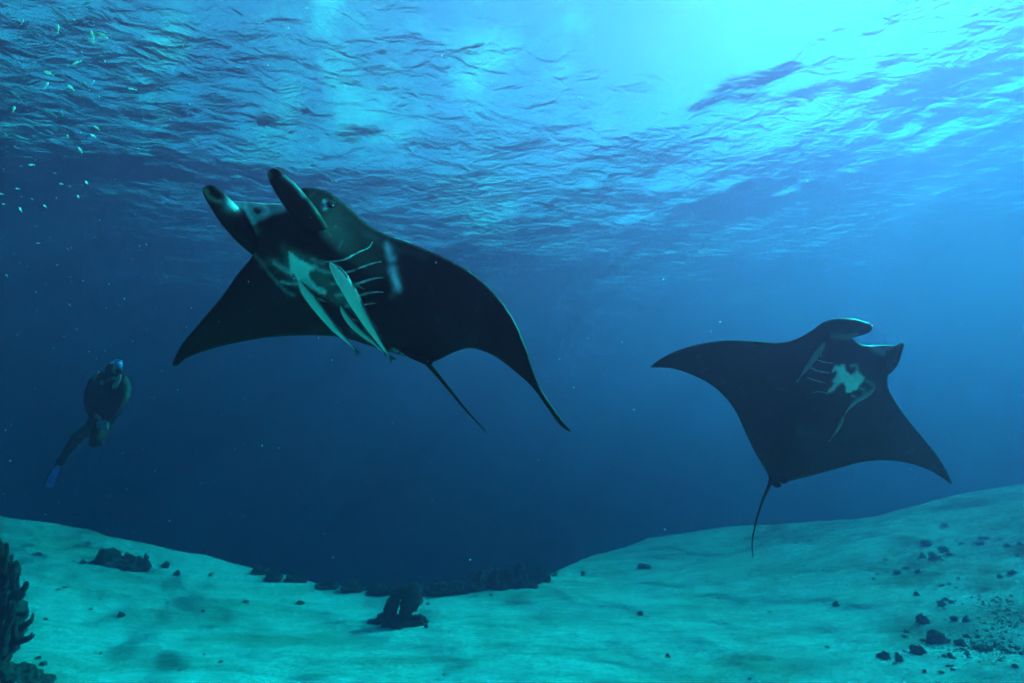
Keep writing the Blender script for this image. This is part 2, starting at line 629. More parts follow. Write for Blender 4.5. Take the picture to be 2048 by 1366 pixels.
def build_manta(name, label, outline, depth_ctrl, axis, width, wing_t, belly, back, fins, paint, tail, gills, eyes, origin_px, step=4.5):
    dep = Tps([(a, b, c * MK) for a, b, c in depth_ctrl])
    wing_t, belly, back = wing_t * MK, belly * MK, back * MK
    tail = [(a, b, c * MK, w) for a, b, c, w in tail]
    B = catmull(outline, 3.0, True)
    lo, hi = B.min(0) - 5, B.max(0) + 5
    gx, gy = np.meshgrid(np.arange(lo[0], hi[0], step), np.arange(lo[1], hi[1], step))
    gx[1::2] += step / 2
    Q = np.stack([gx.ravel(), gy.ravel()], 1)
    Q = Q[inside(Q, B)]
    Bc = np.vstack([B, B[:1]])
    Q = Q[seg_dist(Q, Bc) > step * 0.55]
    nb = len(B)
    allp = [Vector(q) for q in B] + [Vector(q) for q in Q]
    edges = [(i, (i + 1) % nb) for i in range(nb)]
    vo, _, fo, *_ = delaunay_2d_cdt(allp, edges, [list(range(nb))], 1, 1e-4, False)
    P2 = np.array([(v.x, v.y) for v in vo])
    fo = np.array([tuple(f) for f in fo])
    fo = fo[inside(P2[fo].mean(1), B)].tolist()
    dist = seg_dist(P2, Bc)
    onb = dist < 1e-3
    ax = catmull(axis, 6)
    da = seg_dist(P2, ax)
    # position along the axis, 0 at the tail and 1 at the mouth
    al = np.array([np.argmin(np.linalg.norm(ax - q, axis=1)) for q in P2]) / (len(ax) - 1)
    body = np.exp(-(da / width) ** 2) * (0.35 + 0.65 * sstep(0.0, 0.45, al)) * (1 - 0.25 * sstep(0.8, 1.0, al))
    e = np.sqrt(1 - (1 - np.clip(dist / 42.0, 0, 1)) ** 2)
    e2 = sstep(0, 95, dist) ** 0.8
    d0 = dep(P2)
    hf = e * wing_t + e2 * body * belly
    hb = e * wing_t + e2 * body * back
    front_d, back_d = d0 - hf, d0 + hb
    org = W(origin_px[0], origin_px[1], float(dep([origin_px])[0]))
    n0 = len(P2)
    idx_back = np.full(n0, -1)
    V = [W(q[0], q[1], f) - org for q, f in zip(P2, front_d)]
    k = n0
    for i in range(n0):
        if onb[i]: idx_back[i] = i
        else:
            idx_back[i] = k
            V.append(W(P2[i, 0], P2[i, 1], back_d[i]) - org)
            k += 1
    Fc = [tuple(f)[::-1] for f in fo] + [tuple(int(idx_back[i]) for i in f) for f in fo]
    mot = 1.0 + 0.6 * np.clip(fbm(P2[:, 0] / 55, P2[:, 1] / 40, 21) * 2.2, 0, 1) + 0.7 * np.clip(fbm(P2[:, 0] / 9, P2[:, 1] / 9, 23) * 3 - 0.5, 0, 1)
    Cf = DARK[None, :] * mot[:, None]
    sr = random.Random(len(outline))
    for _ in range(26):                                # old scratches
        i = sr.randrange(n0)
        a0, ln = sr.uniform(0, 6.28), sr.uniform(5, 26)
        q0 = P2[i]
        q1 = q0 + ln * np.array((math.cos(a0), math.sin(a0)))
        Cf = blend(Cf, sr.uniform(.02, .10) * np.exp(-(seg_dist(P2, np.array([q0, q1])) / 2.2) ** 2), (0.4, 0.38, 0.4))
    Cf = paint(P2, Cf)
    C = [Cf, Cf[~onb] * 0 + DARK]

    def fd(px, py):
        i = np.argsort(np.linalg.norm(P2 - (px, py), axis=1))[:4]
        w = 1 / (np.linalg.norm(P2[i] - (px, py), axis=1) + 0.5)
        return float((front_d[i] * w).sum() / w.sum())

    for fin in fins:                                   # cephalic fins and other lobes: rows of px, py, depth, half width px, half thickness m
        D = catmull([(a, b, c * MK, w, h * MK) for a, b, c, w, h in fin['pts']], 4)
        path = [W(r[0], r[1], r[2]) - org for r in D]
        # rounded tip
        L = np.concatenate([[0], np.cumsum(np.linalg.norm(np.diff(D[:, :2], axis=0), axis=1))])
        tip = np.sqrt(np.clip(1 - (1 - np.clip((L + 0.4) / D[0, 3], 0, 1)) ** 2, 0.01, 1))
        ra = [r[3] / FPX * r[2] * t for r, t in zip(D, tip)]
        rb = [r[4] * t for r, t in zip(D, tip)]
        v, f = sweep(path, ra, rb, CF, 20)
        b = len(V)
        V += v
        Fc += [tuple(i + b for i in q) for q in f]
        cc = np.tile(DARK, (len(v), 1))
        pv = np.array([proj(q + org) for q in v])
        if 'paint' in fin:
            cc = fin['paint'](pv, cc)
        C.append(cc)
    # tail whip, part of the same skin
    D = catmull(tail, 6)
    path = [W(r[0], r[1], r[2]) - org for r in D]
    ra = [r[3] / FPX * r[2] for r in D]
    v, f = sweep(path, ra, ra, CF, 10)
    b = len(V)
    V += v
    Fc += [tuple(i + b for i in q) for q in f]
    C.append(np.tile(DARK, (len(v), 1)))

    root = empty(name, org)
    tag(root, label, 'manta ray', 'manta rays')
    bo = mesh_obj('body', V, Fc, m_skin, root)
    bm = bmesh.new()
    bm.from_mesh(bo.data)
    bmesh.ops.recalc_face_normals(bm, faces=bm.faces)
    bm.to_mesh(bo.data)
    bm.free()
    set_skin_colour(bo.data, np.vstack(C))
    for g in gills:
        D = catmull(g['pts'], 4)
        path = [W(r[0], r[1], fd(r[0], r[1]) - 0.001) - org for r in D]
        u = np.linspace(0, 1, len(D))
        w = g.get('w', 1.6) * (0.25 + 0.75 * np.sin(math.pi * np.clip(u, 0.02, 0.98)) ** 0.6) * (0.85 + 0.4 * fbm(u * 6, u * 0 + D[0, 1], 2))
        ra = [q * 1.5 / FPX * fd(*D[0]) for q in w]
        v, f = sweep(path, [q * 1.15 for q in ra], [q * 0.28 for q in ra], CF + CU * 0.5, 8)
        mesh_obj('gill_slit', v, f, g.get('mat', m_gill), root)
    for (px, py, r, out_m) in eyes:
        d = fd(px, py) - out_m * MK
        c = W(px, py, d) - org
        rr = r / FPX * d
        bm = bmesh.new()
        bmesh.ops.create_uvsphere(bm, u_segments=16, v_segments=10, radius=rr)
        me = bpy.data.meshes.new('eye')
        bm.to_mesh(me)
        bm.free()
        me.polygons.foreach_set('use_smooth', [True] * len(me.polygons))
        me.materials.append(m_eye)
        eo = bpy.data.objects.new('eye', me)
        eo.location = c
        eo.parent = root
        col.objects.link(eo)
    return root, fd, org


def blend(C, m, colr):
    m = np.clip(m, 0, 1)[:, None]
    return C * (1 - m) + np.array(colr) * m


def proj(p):
    q = Vector(p) - CO
    z = q.dot(CF)
    return (1024 + q.dot(CR) / z * FPX, 683 - q.dot(CU) / z * FPX)


def cr1(L):
    return [(540 + x / 4.878, 460 + y / 4.878) for x, y in L]


def cr2(L):
    return [(1560 + x / 4.879, 620 + y / 4.879) for x, y in L]


def cr3(L):
    return [(390 + x / 5.535, 320 + y / 5.535) for x, y in L]


CREAM = (0.95, 0.90, 0.83)
LILAC = (0.40, 0.36, 0.42)
GREYT = (0.22, 0.27, 0.26)

# ------------------------------------------------------------------ near manta
OUT1 = [(345, 730), (362, 692), (400, 645), (440, 598), (474, 550), (507, 505), (488, 470), (462, 430), (456, 404),
        (500, 404), (545, 407), (585, 405), (600, 384), (608, 375), (640, 378), (668, 390), (702, 418), (738, 450), (775, 470),
        (830, 490), (885, 513), (938, 542), (985, 582), (1022, 630), (1048, 685), (1066, 738), (1082, 778), (1112, 824), (1141, 863),
        (1120, 850), (1096, 818), (1062, 772), (1020, 735), (985, 710), (945, 697), (912, 703), (872, 722), (852, 727),
        (820, 716), (780, 704), (735, 690), (690, 676), (640, 671), (580, 672), (520, 677), (462, 688), (410, 702), (372, 717), (354, 731)]
DEP1 = [(345, 730, 3.55), (440, 650, 3.2), (507, 520, 2.86), (470, 420, 2.72), (590, 430, 2.68), (650, 400, 2.80), (720, 440, 2.86), (600, 560, 2.78), (720, 600, 2.82),
        (852, 727, 2.98), (850, 560, 2.86), (960, 600, 2.86), (1040, 700, 2.74), (1141, 863, 2.52), (640, 671, 2.98), (940, 690, 2.90)]
PATCH1 = cr1([(185, 205), (215, 225), (255, 268), (330, 310), (400, 345), (432, 362), (425, 392), (378, 402), (368, 445), (392, 490), (425, 530), (470, 562),
              (520, 575), (552, 605), (535, 628), (480, 612), (400, 562), (330, 520), (280, 500), (250, 450), (212, 405), (200, 330)])


def paint1(Q, C):
    wob = Q + 3.0 * np.stack([fbm(Q[:, 0] / 9, Q[:, 1] / 9, 2), fbm(Q[:, 0] / 9, Q[:, 1] / 9, 7)], 1) * 2
    n = 0.55 + 0.9 * (fbm(Q[:, 0] / 16, Q[:, 1] / 16, 3) + 0.5)
    # hazy teal-grey halo round the patch and along the throat
    C = blend(C, 0.45 * n * line_mask(wob, cr1([(-60, 330), (40, 310), (130, 370), (195, 410), (300, 520)]), 9), GREYT)
    C = blend(C, 0.40 * n * poly_mask(wob, cr1([(120, 160), (420, 300), (640, 400), (760, 640), (800, 760), (560, 660), (380, 560), (180, 420)]), 14), GREYT)
    for L, w, a in (([(40, 315), (110, 360), (160, 395), (205, 420)], 3.6, 0.9), ([(110, 505), (180, 520), (275, 525)], 3.0, 0.6),
                    ([(430, 345), (480, 385), (540, 410), (600, 415)], 3.4, 0.85), ([(600, 525), (650, 520), (690, 525)], 3.0, 0.8),
                    ([(640, 640), (690, 628), (750, 640)], 3.0, 0.7), ([(740, 742), (830, 735)], 2.4, 0.6),
                    ([(420, 290), (470, 310), (520, 315)], 4.0, 0.45)):
        C = blend(C, a * n * line_mask(wob, cr1(L), w), (0.62, 0.62, 0.58))
    # long pale flank line and smudges towards the tail
    C = blend(C, 0.5 * n * line_mask(wob, [(508, 508), (530, 536), (562, 573), (587, 591)], 3.4), (0.25, 0.34, 0.33))
    C = blend(C, 0.45 * n * line_mask(wob, cr1([(930, 980), (1000, 1010), (1060, 1050)]), 5), (0.25, 0.34, 0.33))
    C = blend(C, 0.35 * n * line_mask(wob, cr1([(820, 980), (880, 1010), (960, 1060)]), 6), (0.25, 0.34, 0.33))
    C = blend(C, 0.65 * n * line_mask(wob, cr1([(1195, 1160), (1300, 1215), (1420, 1270)]), 2.6), (0.34, 0.44, 0.43))
    # shoulder bar
    C = blend(C, 0.85 * n * line_mask(wob, cr1([(1140, 150), (1165, 215), (1185, 270)]), 6.5), (0.75, 0.68, 0.78))
    C = blend(C, 0.45 * n * line_mask(wob, cr1([(1185, 270), (1190, 360)]), 7), LILAC)
    C = blend(C, 0.95 * n * line_mask(wob, cr1([(1200, 390), (1222, 480), (1248, 560)]), 7.0), (0.85, 0.84, 0.9))
    C = blend(C, 0.35 * n * line_mask(wob, cr1([(1250, 570), (1190, 640)]), 6), GREYT)
    C = blend(C, 0.06 * n * line_mask(wob, cr1([(960, 40), (1060, 110), (1250, 190), (1500, 260)]), 9), LILAC)
    # face: pale upper jaw, rings by the eyes, cheek freckling
    C = blend(C, 0.55 * n * poly_mask(wob, cr3([(540, 490), (640, 478), (900, 480), (1010, 470), (1060, 540), (860, 590), (760, 640), (640, 700), (575, 610)]), 7), (0.70, 0.62, 0.70))
    C = blend(C, 0.9 * n * line_mask(wob, cr3([(550, 505), (590, 590), (640, 690)]), 4.2), (0.85, 0.80, 0.88))
    C = blend(C, 0.8 * n * line_mask(wob, cr3([(640, 490), (720, 498), (800, 540), (800, 575), (740, 600)]), 3.4), (0.85, 0.80, 0.86))
    C = blend(C, 0.9 * line_mask(wob, cr3([(400, 500), (470, 515)]), 12), (0.85, 0.88, 0.92))  # head side of the sky-lit patch, its brightness put into the colour
    C = blend(C, 0.35 * n * line_mask(wob, cr3([(640, 720), (680, 790)]), 8), LILAC)
    C = blend(C, 0.8 * n * line_mask(wob, cr3([(1440, 460), (1455, 490), (1445, 520)]), 3.6), (0.65, 0.58, 0.7))
    C = blend(C, 0.02 * n * line_mask(wob, cr3([(1250, 400), (1320, 600), (1420, 740), (1600, 760)]), 5), (0.5, 0.46, 0.46))
    C = blend(C, 0.02 * n * line_mask(wob, cr3([(1700, 640), (1850, 780), (1960, 860)]), 7), (0.5, 0.46, 0.5))
    C = blend(C, poly_mask(Q, PATCH1, 3.0, 4.0), CREAM)
    return C


def fin_marks_sheen_a(Q, C):
    C = blend(C, 0.6 * line_mask(Q, cr3([(400, 500), (470, 515)]), 12), (0.85, 0.88, 0.92))  # sky-light sheen painted pale blue-white on the fin's inner side
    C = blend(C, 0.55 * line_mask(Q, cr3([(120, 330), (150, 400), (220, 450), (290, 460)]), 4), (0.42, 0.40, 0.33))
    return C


def fin_marks_sheen_b(Q, C):
    C = blend(C, 0.3 * line_mask(Q, cr3([(980, 180), (1080, 250), (1150, 320), (1200, 400)]), 4), (0.50, 0.54, 0.58))  # bluish highlight along the upper fin edge, drawn as colour
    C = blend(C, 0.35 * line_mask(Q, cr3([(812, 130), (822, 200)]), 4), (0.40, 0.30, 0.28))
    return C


FINS1 = [dict(pts=[(413, 373, 2.60, 9, .02), (421, 383, 2.60, 15, .035), (437, 402, 2.62, 19.5, .045), (459, 430, 2.65, 23, .055), (485, 463, 2.71, 23, .055), (514, 500, 2.86, 19, .04), (535, 526, 3.05, 12, .02)], paint=fin_marks_sheen_a),
         dict(pts=[(541, 340, 2.50, 9, .02), (549, 350, 2.50, 14.5, .03), (565, 370, 2.51, 20, .04), (584, 394, 2.53, 23.5, .045), (606, 422, 2.56, 25, .05), (630, 452, 2.63, 21, .05), (654, 482, 2.76, 13, .04), (672, 502, 2.95, 6, .02)], paint=fin_marks_sheen_b),
         dict(pts=[(800, 698, 2.86, 4, .008), (822, 708, 2.87, 8, .012), (846, 720, 2.90, 7, .012), (862, 728, 2.95, 5, .012)])]
GILL1 = [dict(pts=cr1([(520, 312), (600, 308), (680, 300), (740, 285), (870, 215), (960, 175), (1000, 115)]), w=1.5),
         dict(pts=cr1([(600, 412), (700, 420), (800, 400), (900, 365), (1000, 330), (1085, 308)]), w=1.9),
         dict(pts=cr1([(680, 527), (780, 535), (865, 520), (960, 490), (1050, 470), (1105, 465)]), w=1.8),
         dict(pts=cr1([(740, 640), (810, 645), (885, 635), (960, 615), (1050, 605), (1105, 608)]), w=1.6),
         dict(pts=cr1([(820, 738), (880, 735), (940, 725), (990, 718), (1030, 718)]), w=1.2),
         dict(pts=cr1([(30, 330), (90, 352), (140, 385), (190, 405)]), w=1.3),
         dict(pts=cr1([(100, 505), (180, 522), (265, 527)]), w=1.2)]
manta1, fd1, org1 = build_manta(
    'manta_ray', 'large black manta ray with cream belly patch, head raised towards the upper left', OUT1, DEP1,
    [(850, 722), (770, 640), (690, 560), (620, 480), (560, 410)], 105.0, 0.028, 0.13, 0.20, FINS1, paint1,
    [(846, 716, 2.97, 7), (862, 734, 3.0, 5.5), (890, 768, 3.08, 3.8), (925, 812, 3.18, 2.4), (952, 842, 3.26, 1.5), (972, 864, 3.32, 0.8)],
    GILL1, [(514.5, 421, 7.0, 0.012), (661, 409, 7.5, 0.0)], (700, 580))

# ------------------------------------------------------------------ far manta
OUT2 = [(1301, 734), (1318, 720), (1350, 703), (1395, 689), (1450, 681), (1510, 682), (1560, 685), (1590, 679), (1622, 662), (1644, 646), (1664, 640), (1690, 652),
        (1706, 676), (1722, 688), (1745, 691), (1772, 690), (1794, 692), (1800, 706), (1794, 722), (1782, 740), (1775, 758), (1777, 778), (1790, 802), (1815, 838), (1845, 875), (1872, 908), (1894, 944), (1904, 968),
        (1888, 958), (1858, 940), (1818, 927), (1770, 921), (1725, 924), (1680, 936), (1630, 950), (1585, 961), (1566, 966), (1552, 969), (1541, 958), (1528, 935), (1510, 905), (1492, 868), (1475, 830), (1455, 800), (1425, 772), (1385, 750), (1345, 737), (1312, 735)]
DEP2 = [(1301, 734, 4.3), (1450, 720, 4.2), (1600, 720, 4.1), (1700, 660, 4.0), (1780, 710, 4.05), (1680, 800, 4.12), (1552, 969, 4.45), (1780, 830, 4.3), (1904, 968, 4.7), (1680, 930, 4.4), (1500, 860, 4.3)]
PATCH2 = cr2([(540, 540), (585, 548), (622, 535), (640, 600), (672, 628), (705, 637), (740, 600), (752, 585), (790, 630), (822, 655), (800, 705), (765, 745), (735, 780), (690, 795), (648, 806), (640, 760), (632, 718), (600, 704),
              (560, 735), (520, 785), (455, 812), (490, 770), (540, 712), (512, 690), (550, 655), (566, 610), (548, 578), (515, 605), (522, 570)])


def paint2(Q, C):
    n = 0.55 + 0.9 * (fbm(Q[:, 0] / 12, Q[:, 1] / 12, 13) + 0.5)
    C = blend(C, 0.8 * n * line_mask(Q, cr2([(695, 545), (745, 540), (755, 580)]), 2.6), (0.5, 0.5, 0.48))
    C = blend(C, 0.45 * n * poly_mask(Q, cr2([(870, 345), (960, 350), (1100, 340), (1110, 370), (1010, 440), (900, 400)]), 6), (0.33, 0.33, 0.42))
    C = blend(C, 0.35 * n * line_mask(Q, cr2([(1080, 410), (1090, 450)]), 6), (0.30, 0.36, 0.40))
    C = blend(C, 0.30 * n * line_mask(Q, cr2([(520, 255), (640, 262), (740, 245)]), 5), (0.35, 0.38, 0.38))
    C = blend(C, 0.14 * n * line_mask(Q, cr2([(200, 1170), (220, 1190)]), 9), GREYT)
    C = blend(C, 0.14 * n * line_mask(Q, cr2([(290, 1180), (300, 1200)]), 8), GREYT)
    for L in ([(770, 765), (825, 785)], [(705, 835), (745, 860)], [(840, 690), (920, 735)]):
        C = blend(C, 0.4 * n * line_mask(Q, cr2(L), 3.2), (0.45, 0.45, 0.42))
    C = blend(C, poly_mask(Q, PATCH2, 2.2, 1.5), (0.80, 0.78, 0.72))
    return C


def fin_paint_c(Q, C):
    return blend(C, 0.35 * line_mask(Q, cr2([(520, 255), (640, 262), (740, 245)]), 5), (0.35, 0.38, 0.38))


FINS2 = [dict(pts=[(1742, 653, 3.92, 8, .03), (1728, 656, 3.92, 13, .05), (1708, 656, 3.94, 19, .06), (1684, 658, 3.96, 22, .07), (1660, 662, 4.02, 21, .07), (1638, 672, 4.2, 14, .03)], paint=fin_paint_c),
         dict(pts=[(1806, 687, 3.98, 4, .015), (1799, 694, 3.98, 6, .03), (1790, 706, 3.98, 10, .05), (1780, 724, 4.0, 13, .06), (1772, 742, 4.06, 10, .04)]),
         dict(pts=[(1562, 972, 4.38, 4, .01), (1552, 968, 4.40, 7, .02), (1545, 955, 4.42, 8, .02), (1545, 940, 4.42, 6, .02)]),
         dict(pts=[(1574, 966, 4.38, 4, .01), (1566, 958, 4.40, 8, .02), (1560, 945, 4.42, 6, .02)])]
m_gill2 = simple_mat('gill_rim_far', (0.16, 0.16, 0.16), (0.30, 0.29, 0.28), 60, 0.6, 0.2, 0.003)
GILL2 = [dict(pts=cr2([(340, 478), (430, 508), (535, 522)]), w=1.0, mat=m_gill2), dict(pts=cr2([(275, 552), (330, 580), (400, 602), (490, 615)]), w=1.6, mat=m_gill2),
         dict(pts=cr2([(265, 655), (340, 688), (445, 712)]), w=1.3, mat=m_gill2), dict(pts=cr2([(320, 812), (360, 795), (450, 806)]), w=0.9, mat=m_gill2),
         dict(pts=cr2([(765, 755), (825, 785)]), w=1.2, mat=m_gill2), dict(pts=cr2([(700, 828), (745, 862)]), w=1.1, mat=m_gill2)]
manta2, fd2, org2 = build_manta(
    'manta_ray', 'black manta ray with small splayed pale blotch, gliding above the sand near the rubble', OUT2, DEP2,
    [(1556, 962), (1620, 870), (1690, 780), (1750, 700)], 75.0, 0.03, 0.15, 0.22, FINS2, paint2,
    [(1545, 955, 4.45, 6), (1538, 972, 4.46, 3.4), (1522, 1010, 4.5, 2.2), (1510, 1052, 4.54, 1.6), (1504, 1088, 4.58, 1.2), (1506, 1116, 4.6, 0.7)],
    GILL2, [(1775, 704, 4.0, 0.008)], (1650, 810), 4.0)

# ------------------------------------------------------------------ remoras
m_rem_l = simple_mat('remora_pale', (0.62, 0.50, 0.42), (0.82, 0.68, 0.58), 30, 0.5, 0.15, 0.003)
m_rem_g = simple_mat('remora_grey', (0.45, 0.46, 0.42), (0.64, 0.64, 0.58), 30, 0.5, 0.15, 0.003)
m_rem_d = simple_mat('remora_dark', (0.05, 0.05, 0.05), (0.10, 0.095, 0.09), 40, 0.5, 0.15, 0.003)
m_rem_f = simple_mat('remora_dim', (0.10, 0.11, 0.11), (0.18, 0.19, 0.18), 30, 0.5, 0.15, 0.003)


def two_tone(name, light, dark, edge):
    m, n, l, p = new_mat(name)
    at = n.new('ShaderNodeAttribute')
    at.attribute_name = 'skin_colour'
    l.new(at.outputs['Color'], p.inputs['Base Color'])
    p.inputs['Roughness'].default_value = 0.5
    return m


def remora(label, pts, wmax, fd, light, dark, side, gap, group):
    """Slender fish along pixels on a manta's belly; `side` +1/-1 says on which flank the dark back shows."""
    D = catmull([(x, y) for x, y in pts], 2.5)
    N = len(D)
    u = np.linspace(0, 1, N)
    prof = np.interp(u, [0, .03, .10, .2, .33, .5, .7, .86, .95, 1], [.18, .42, .78, .97, 1.0, .86, .58, .30, .17, .14])
    dd = np.array([fd(x, y) for x, y in D])
    dd = np.minimum.accumulate(dd[::-1])[::-1] * 0.5 + dd * 0.5
    k = 9
    pad = np.pad(dd, k, mode='edge')
    dd = np.convolve(pad, np.ones(2 * k + 1) / (2 * k + 1), mode='valid')
    dd = dd - wmax / FPX * dd[0] * 0.95 - gap * MK
    org = W(D[N // 3, 0], D[N // 3, 1], dd[N // 3])
    path = [W(x, y, d) - org for (x, y), d in zip(D, dd)]
    ra = [wmax * q / FPX * d for q, d in zip(prof, dd)]
    v, f = sweep(path, ra, [r * 0.85 for r in ra], CF, 16)
    root = empty('remora', org)
    tag(root, label, 'remora', group)
    bo = mesh_obj('body', v, f, m_two, root)
    C = []
    for i in range(N):
        for s in range(16):
            a = 2 * math.pi * s / 16
            x = math.cos(a) * side + 0.45 * math.sin(a) * 1.0
            t = float(sstep(0.2, 0.75, x + 0.12 * float(fbm(i * 0.3, s * 0.5, 4))))
            tailt = float(sstep(0.9, 1.0, u[i])) * 0.6
            C.append(np.array(light) * (1 - t) * (1 - tailt) + np.array(dark) * (1 - (1 - t) * (1 - tailt)))
    C += [C[0], C[-1]]
    set_skin_colour(bo.data, np.array(C))

    def frame(i):
        t = (path[min(i + 2, N - 1)] - path[max(i - 2, 0)]).normalized()
        s = t.cross(CF).normalized()
        return path[i], t, s

    def fin(nm, i0, i1, sgn, length, back, lift, mat):
        p0, t, s = frame(i0)
        p1, _, _ = frame(i1)
        a = p0 + s * sgn * ra[i0] * 0.8
        b = p1 + s * sgn * ra[i1] * 0.8
        e = (a + b) / 2 + s * sgn * length + t * back - CF * lift
        m = (a + e) / 2 + s * sgn * length * 0.10
        th = CF * 0.0015
        V = [a - th, b - th, e - th, m - th, a + th, b + th, e + th, m + th]
        Fc = [(0, 3, 2, 1), (4, 5, 6, 7), (0, 4, 7, 3), (3, 7, 6, 2), (2, 6, 5, 1), (1, 5, 4, 0)]
        mesh_obj(nm, V, Fc, mat, root, False)
    L = sum((path[i + 1] - path[i]).length for i in range(N - 1))
    fin('pectoral_fin', int(N * .23), int(N * .29), side, L * .07, L * .10, L * 0.01, m_rem_f)
    fin('pectoral_fin', int(N * .23), int(N * .29), -side, L * .015, L * .09, L * 0.02, m_rem_f)
    fin('dorsal_fin', int(N * .55), int(N * .80), side, L * .022, L * .02, 0, m_rem_d)
    fin('anal_fin', int(N * .55), int(N * .78), -side, L * .025, L * .02, 0, m_rem_f)
    p, t, s = frame(N - 1)
    V = []
    for off in (-0.0012, 0.0012):
        V += [p - t * L * .02 + s * ra[-1] + CF * off, p + t * L * .07 + s * L * .035 + CF * off, p + t * L * .045 + CF * off, p + t * L * .07 - s * L * .035 + CF * off, p - t * L * .02 - s * ra[-1] + CF * off]
    Fc = [(0, 1, 2), (0, 2, 4), (2, 3, 4), (5, 7, 6), (5, 9, 7), (7, 9, 8)] + [(i, (i + 1) % 5 + 0, (i + 1) % 5 + 5, i + 5)[::-1] for i in range(5)]
    mesh_obj('tail_fin', V, Fc, m_rem_d if light[0] > 0.4 else m_rem_f, root, False)
    # suction disc on the dark flank behind the snout
    i0, i1 = int(N * .04), int(N * .22)
    pp = [path[i] + frame(i)[2] * side * ra[i] * 0.72 for i in range(i0, i1)]
    sw = [ra[i] * 0.34 for i in range(i0, i1)]
    v, f = sweep(pp, sw, [q * 1.6 for q in sw], CF, 10)
    mesh_obj('suction_disc', v, f, m_rem_d, root)
    if wmax > 8:
        i = int(N * .105)
        c = path[i] + frame(i)[2] * side * ra[i] * 0.62 - CF * ra[i] * 0.58
        bm = bmesh.new()
        bmesh.ops.create_uvsphere(bm, u_segments=10, v_segments=6, radius=ra[i] * 0.14)
        me = bpy.data.meshes.new('eye')
        bm.to_mesh(me)
        bm.free()
        me.materials.append(m_eye)
        eo = bpy.data.objects.new('eye', me)
        eo.location = c
        eo.parent = root
        col.objects.link(eo)
    return root


m_two = two_tone('remora_skin', None, None, None)
G1 = 'remoras under the belly of the near manta ray'
remora('largest pinkish remora under the near manta ray, crossing its gill slits', [(660, 526), (676, 546), (693, 572), (712, 606), (733, 642), (755, 678), (771, 702), (779, 712)], 14.0, fd1, (0.84, 0.66, 0.56), (0.07, 0.06, 0.06), 1, 0.05, G1)
remora('grey remora with dark back just below the near manta ray\'s cream patch', [(598, 561), (609, 579), (627, 603), (650, 633), (674, 662), (696, 684), (711, 700)], 10.5, fd1, (0.64, 0.64, 0.56), (0.05, 0.05, 0.05), 1, 0.035, G1)
remora('small slender remora between the pinkish remora and the grey one', [(681, 612), (691, 630), (706, 650), (724, 667), (744, 683), (762, 700), (768, 706)], 6.8, fd1, (0.50, 0.53, 0.47), (0.10, 0.11, 0.10), 1, 0.01, G1)
G2 = 'remoras under the belly of the far manta ray'
remora('thin remora beside the gill slits of the far manta ray, snout up', [(1649, 685), (1641, 699), (1629, 715), (1616, 734), (1604, 749), (1597, 759)], 5.6, fd2, (0.11, 0.125, 0.12), (0.07, 0.08, 0.08), 1, 0.02, G2)
remora('remora below the pale blotch of the far manta ray, nearest its head', [(1750, 774), (1738, 785), (1722, 796), (1707, 806), (1696, 819), (1688, 832)], 4.8, fd2, (0.22, 0.24, 0.22), (0.1, 0.12, 0.1), -1, 0.02, G2)
remora('faint thin remora trailing towards the tail of the far manta ray', [(1686, 834), (1681, 846), (1675, 858), (1667, 870), (1660, 880)], 3.6, fd2, (0.15, 0.17, 0.16), (0.08, 0.09, 0.09), -1, 0.02, G2)

# ------------------------------------------------------------------ rock and coral materials
def hard_noise(p, s, o=4):
    return noise.fractal(Vector(p) * s, 0.9, 2.0, o)


m_coral = simple_mat('coral_dark', (0.016, 0.020, 0.018), (0.055, 0.055, 0.045), 26, 0.95, 0.8, 0.02, 0.1)
m_rubble = simple_mat('rubble_dark', (0.018, 0.016, 0.014), (0.13, 0.11, 0.08), 14, 0.95, 0.8, 0.02, 0.1)
m_rubble2 = simple_mat('rubble_algae', (0.05, 0.05, 0.03), (0.26, 0.23, 0.15), 14, 0.95, 0.8, 0.02, 0.1)


# ------------------------------------------------------------------ rocks and corals
def rock_mesh(nm, seed, sx, sy, sz, rough=0.35, sub=2):
    bm = bmesh.new()
    bmesh.ops.create_icosphere(bm, subdivisions=sub, radius=1.0)
    for v in bm.verts:
        k = 1 + rough * (hard_noise(v.co + Vector((seed * 3.7, seed, 0)), 1.5, 4)) + 0.45 * rough * hard_noise(v.co + Vector((seed, 0, seed * 2)), 4.5, 3)
        v.co = Vector((v.co.x * sx * k, v.co.y * sy * k, max(v.co.z * k, -0.35) * sz))
    me = bpy.data.meshes.new(nm)
    bm.to_mesh(me)
    bm.free()
    me.polygons.foreach_set('use_smooth', [False] * len(me.polygons))
    return me


rnd = random.Random(11)


def place_rock(nm, label, cat, px, py, wpx, hpx, mat, group=None, seed=None, rough=0.4, sub=2, ry=0.7):
    """Rock whose base sits on the sand at the pixel, wpx wide and hpx tall in the design view."""
    p, t = floor_hit(px, py)
    s = t / FPX
    sd = rnd.random() * 50 if seed is None else seed
    wpx, hpx = wpx * 0.84, hpx * 0.92
    me = rock_mesh(nm, sd, wpx * s / 2, wpx * s / 2 * ry, hpx * s * 0.8, rough, sub)
    me.materials.append(mat)
    o = bpy.data.objects.new(nm, me)
    o.location = p + Vector((0, 0, hpx * s * 0.02))
    o.rotation_euler = (rnd.uniform(-.15, .15), rnd.uniform(-.15, .15), rnd.uniform(-.5, .5))
    col.objects.link(o)
    tag(o, label, cat, group)
    return o


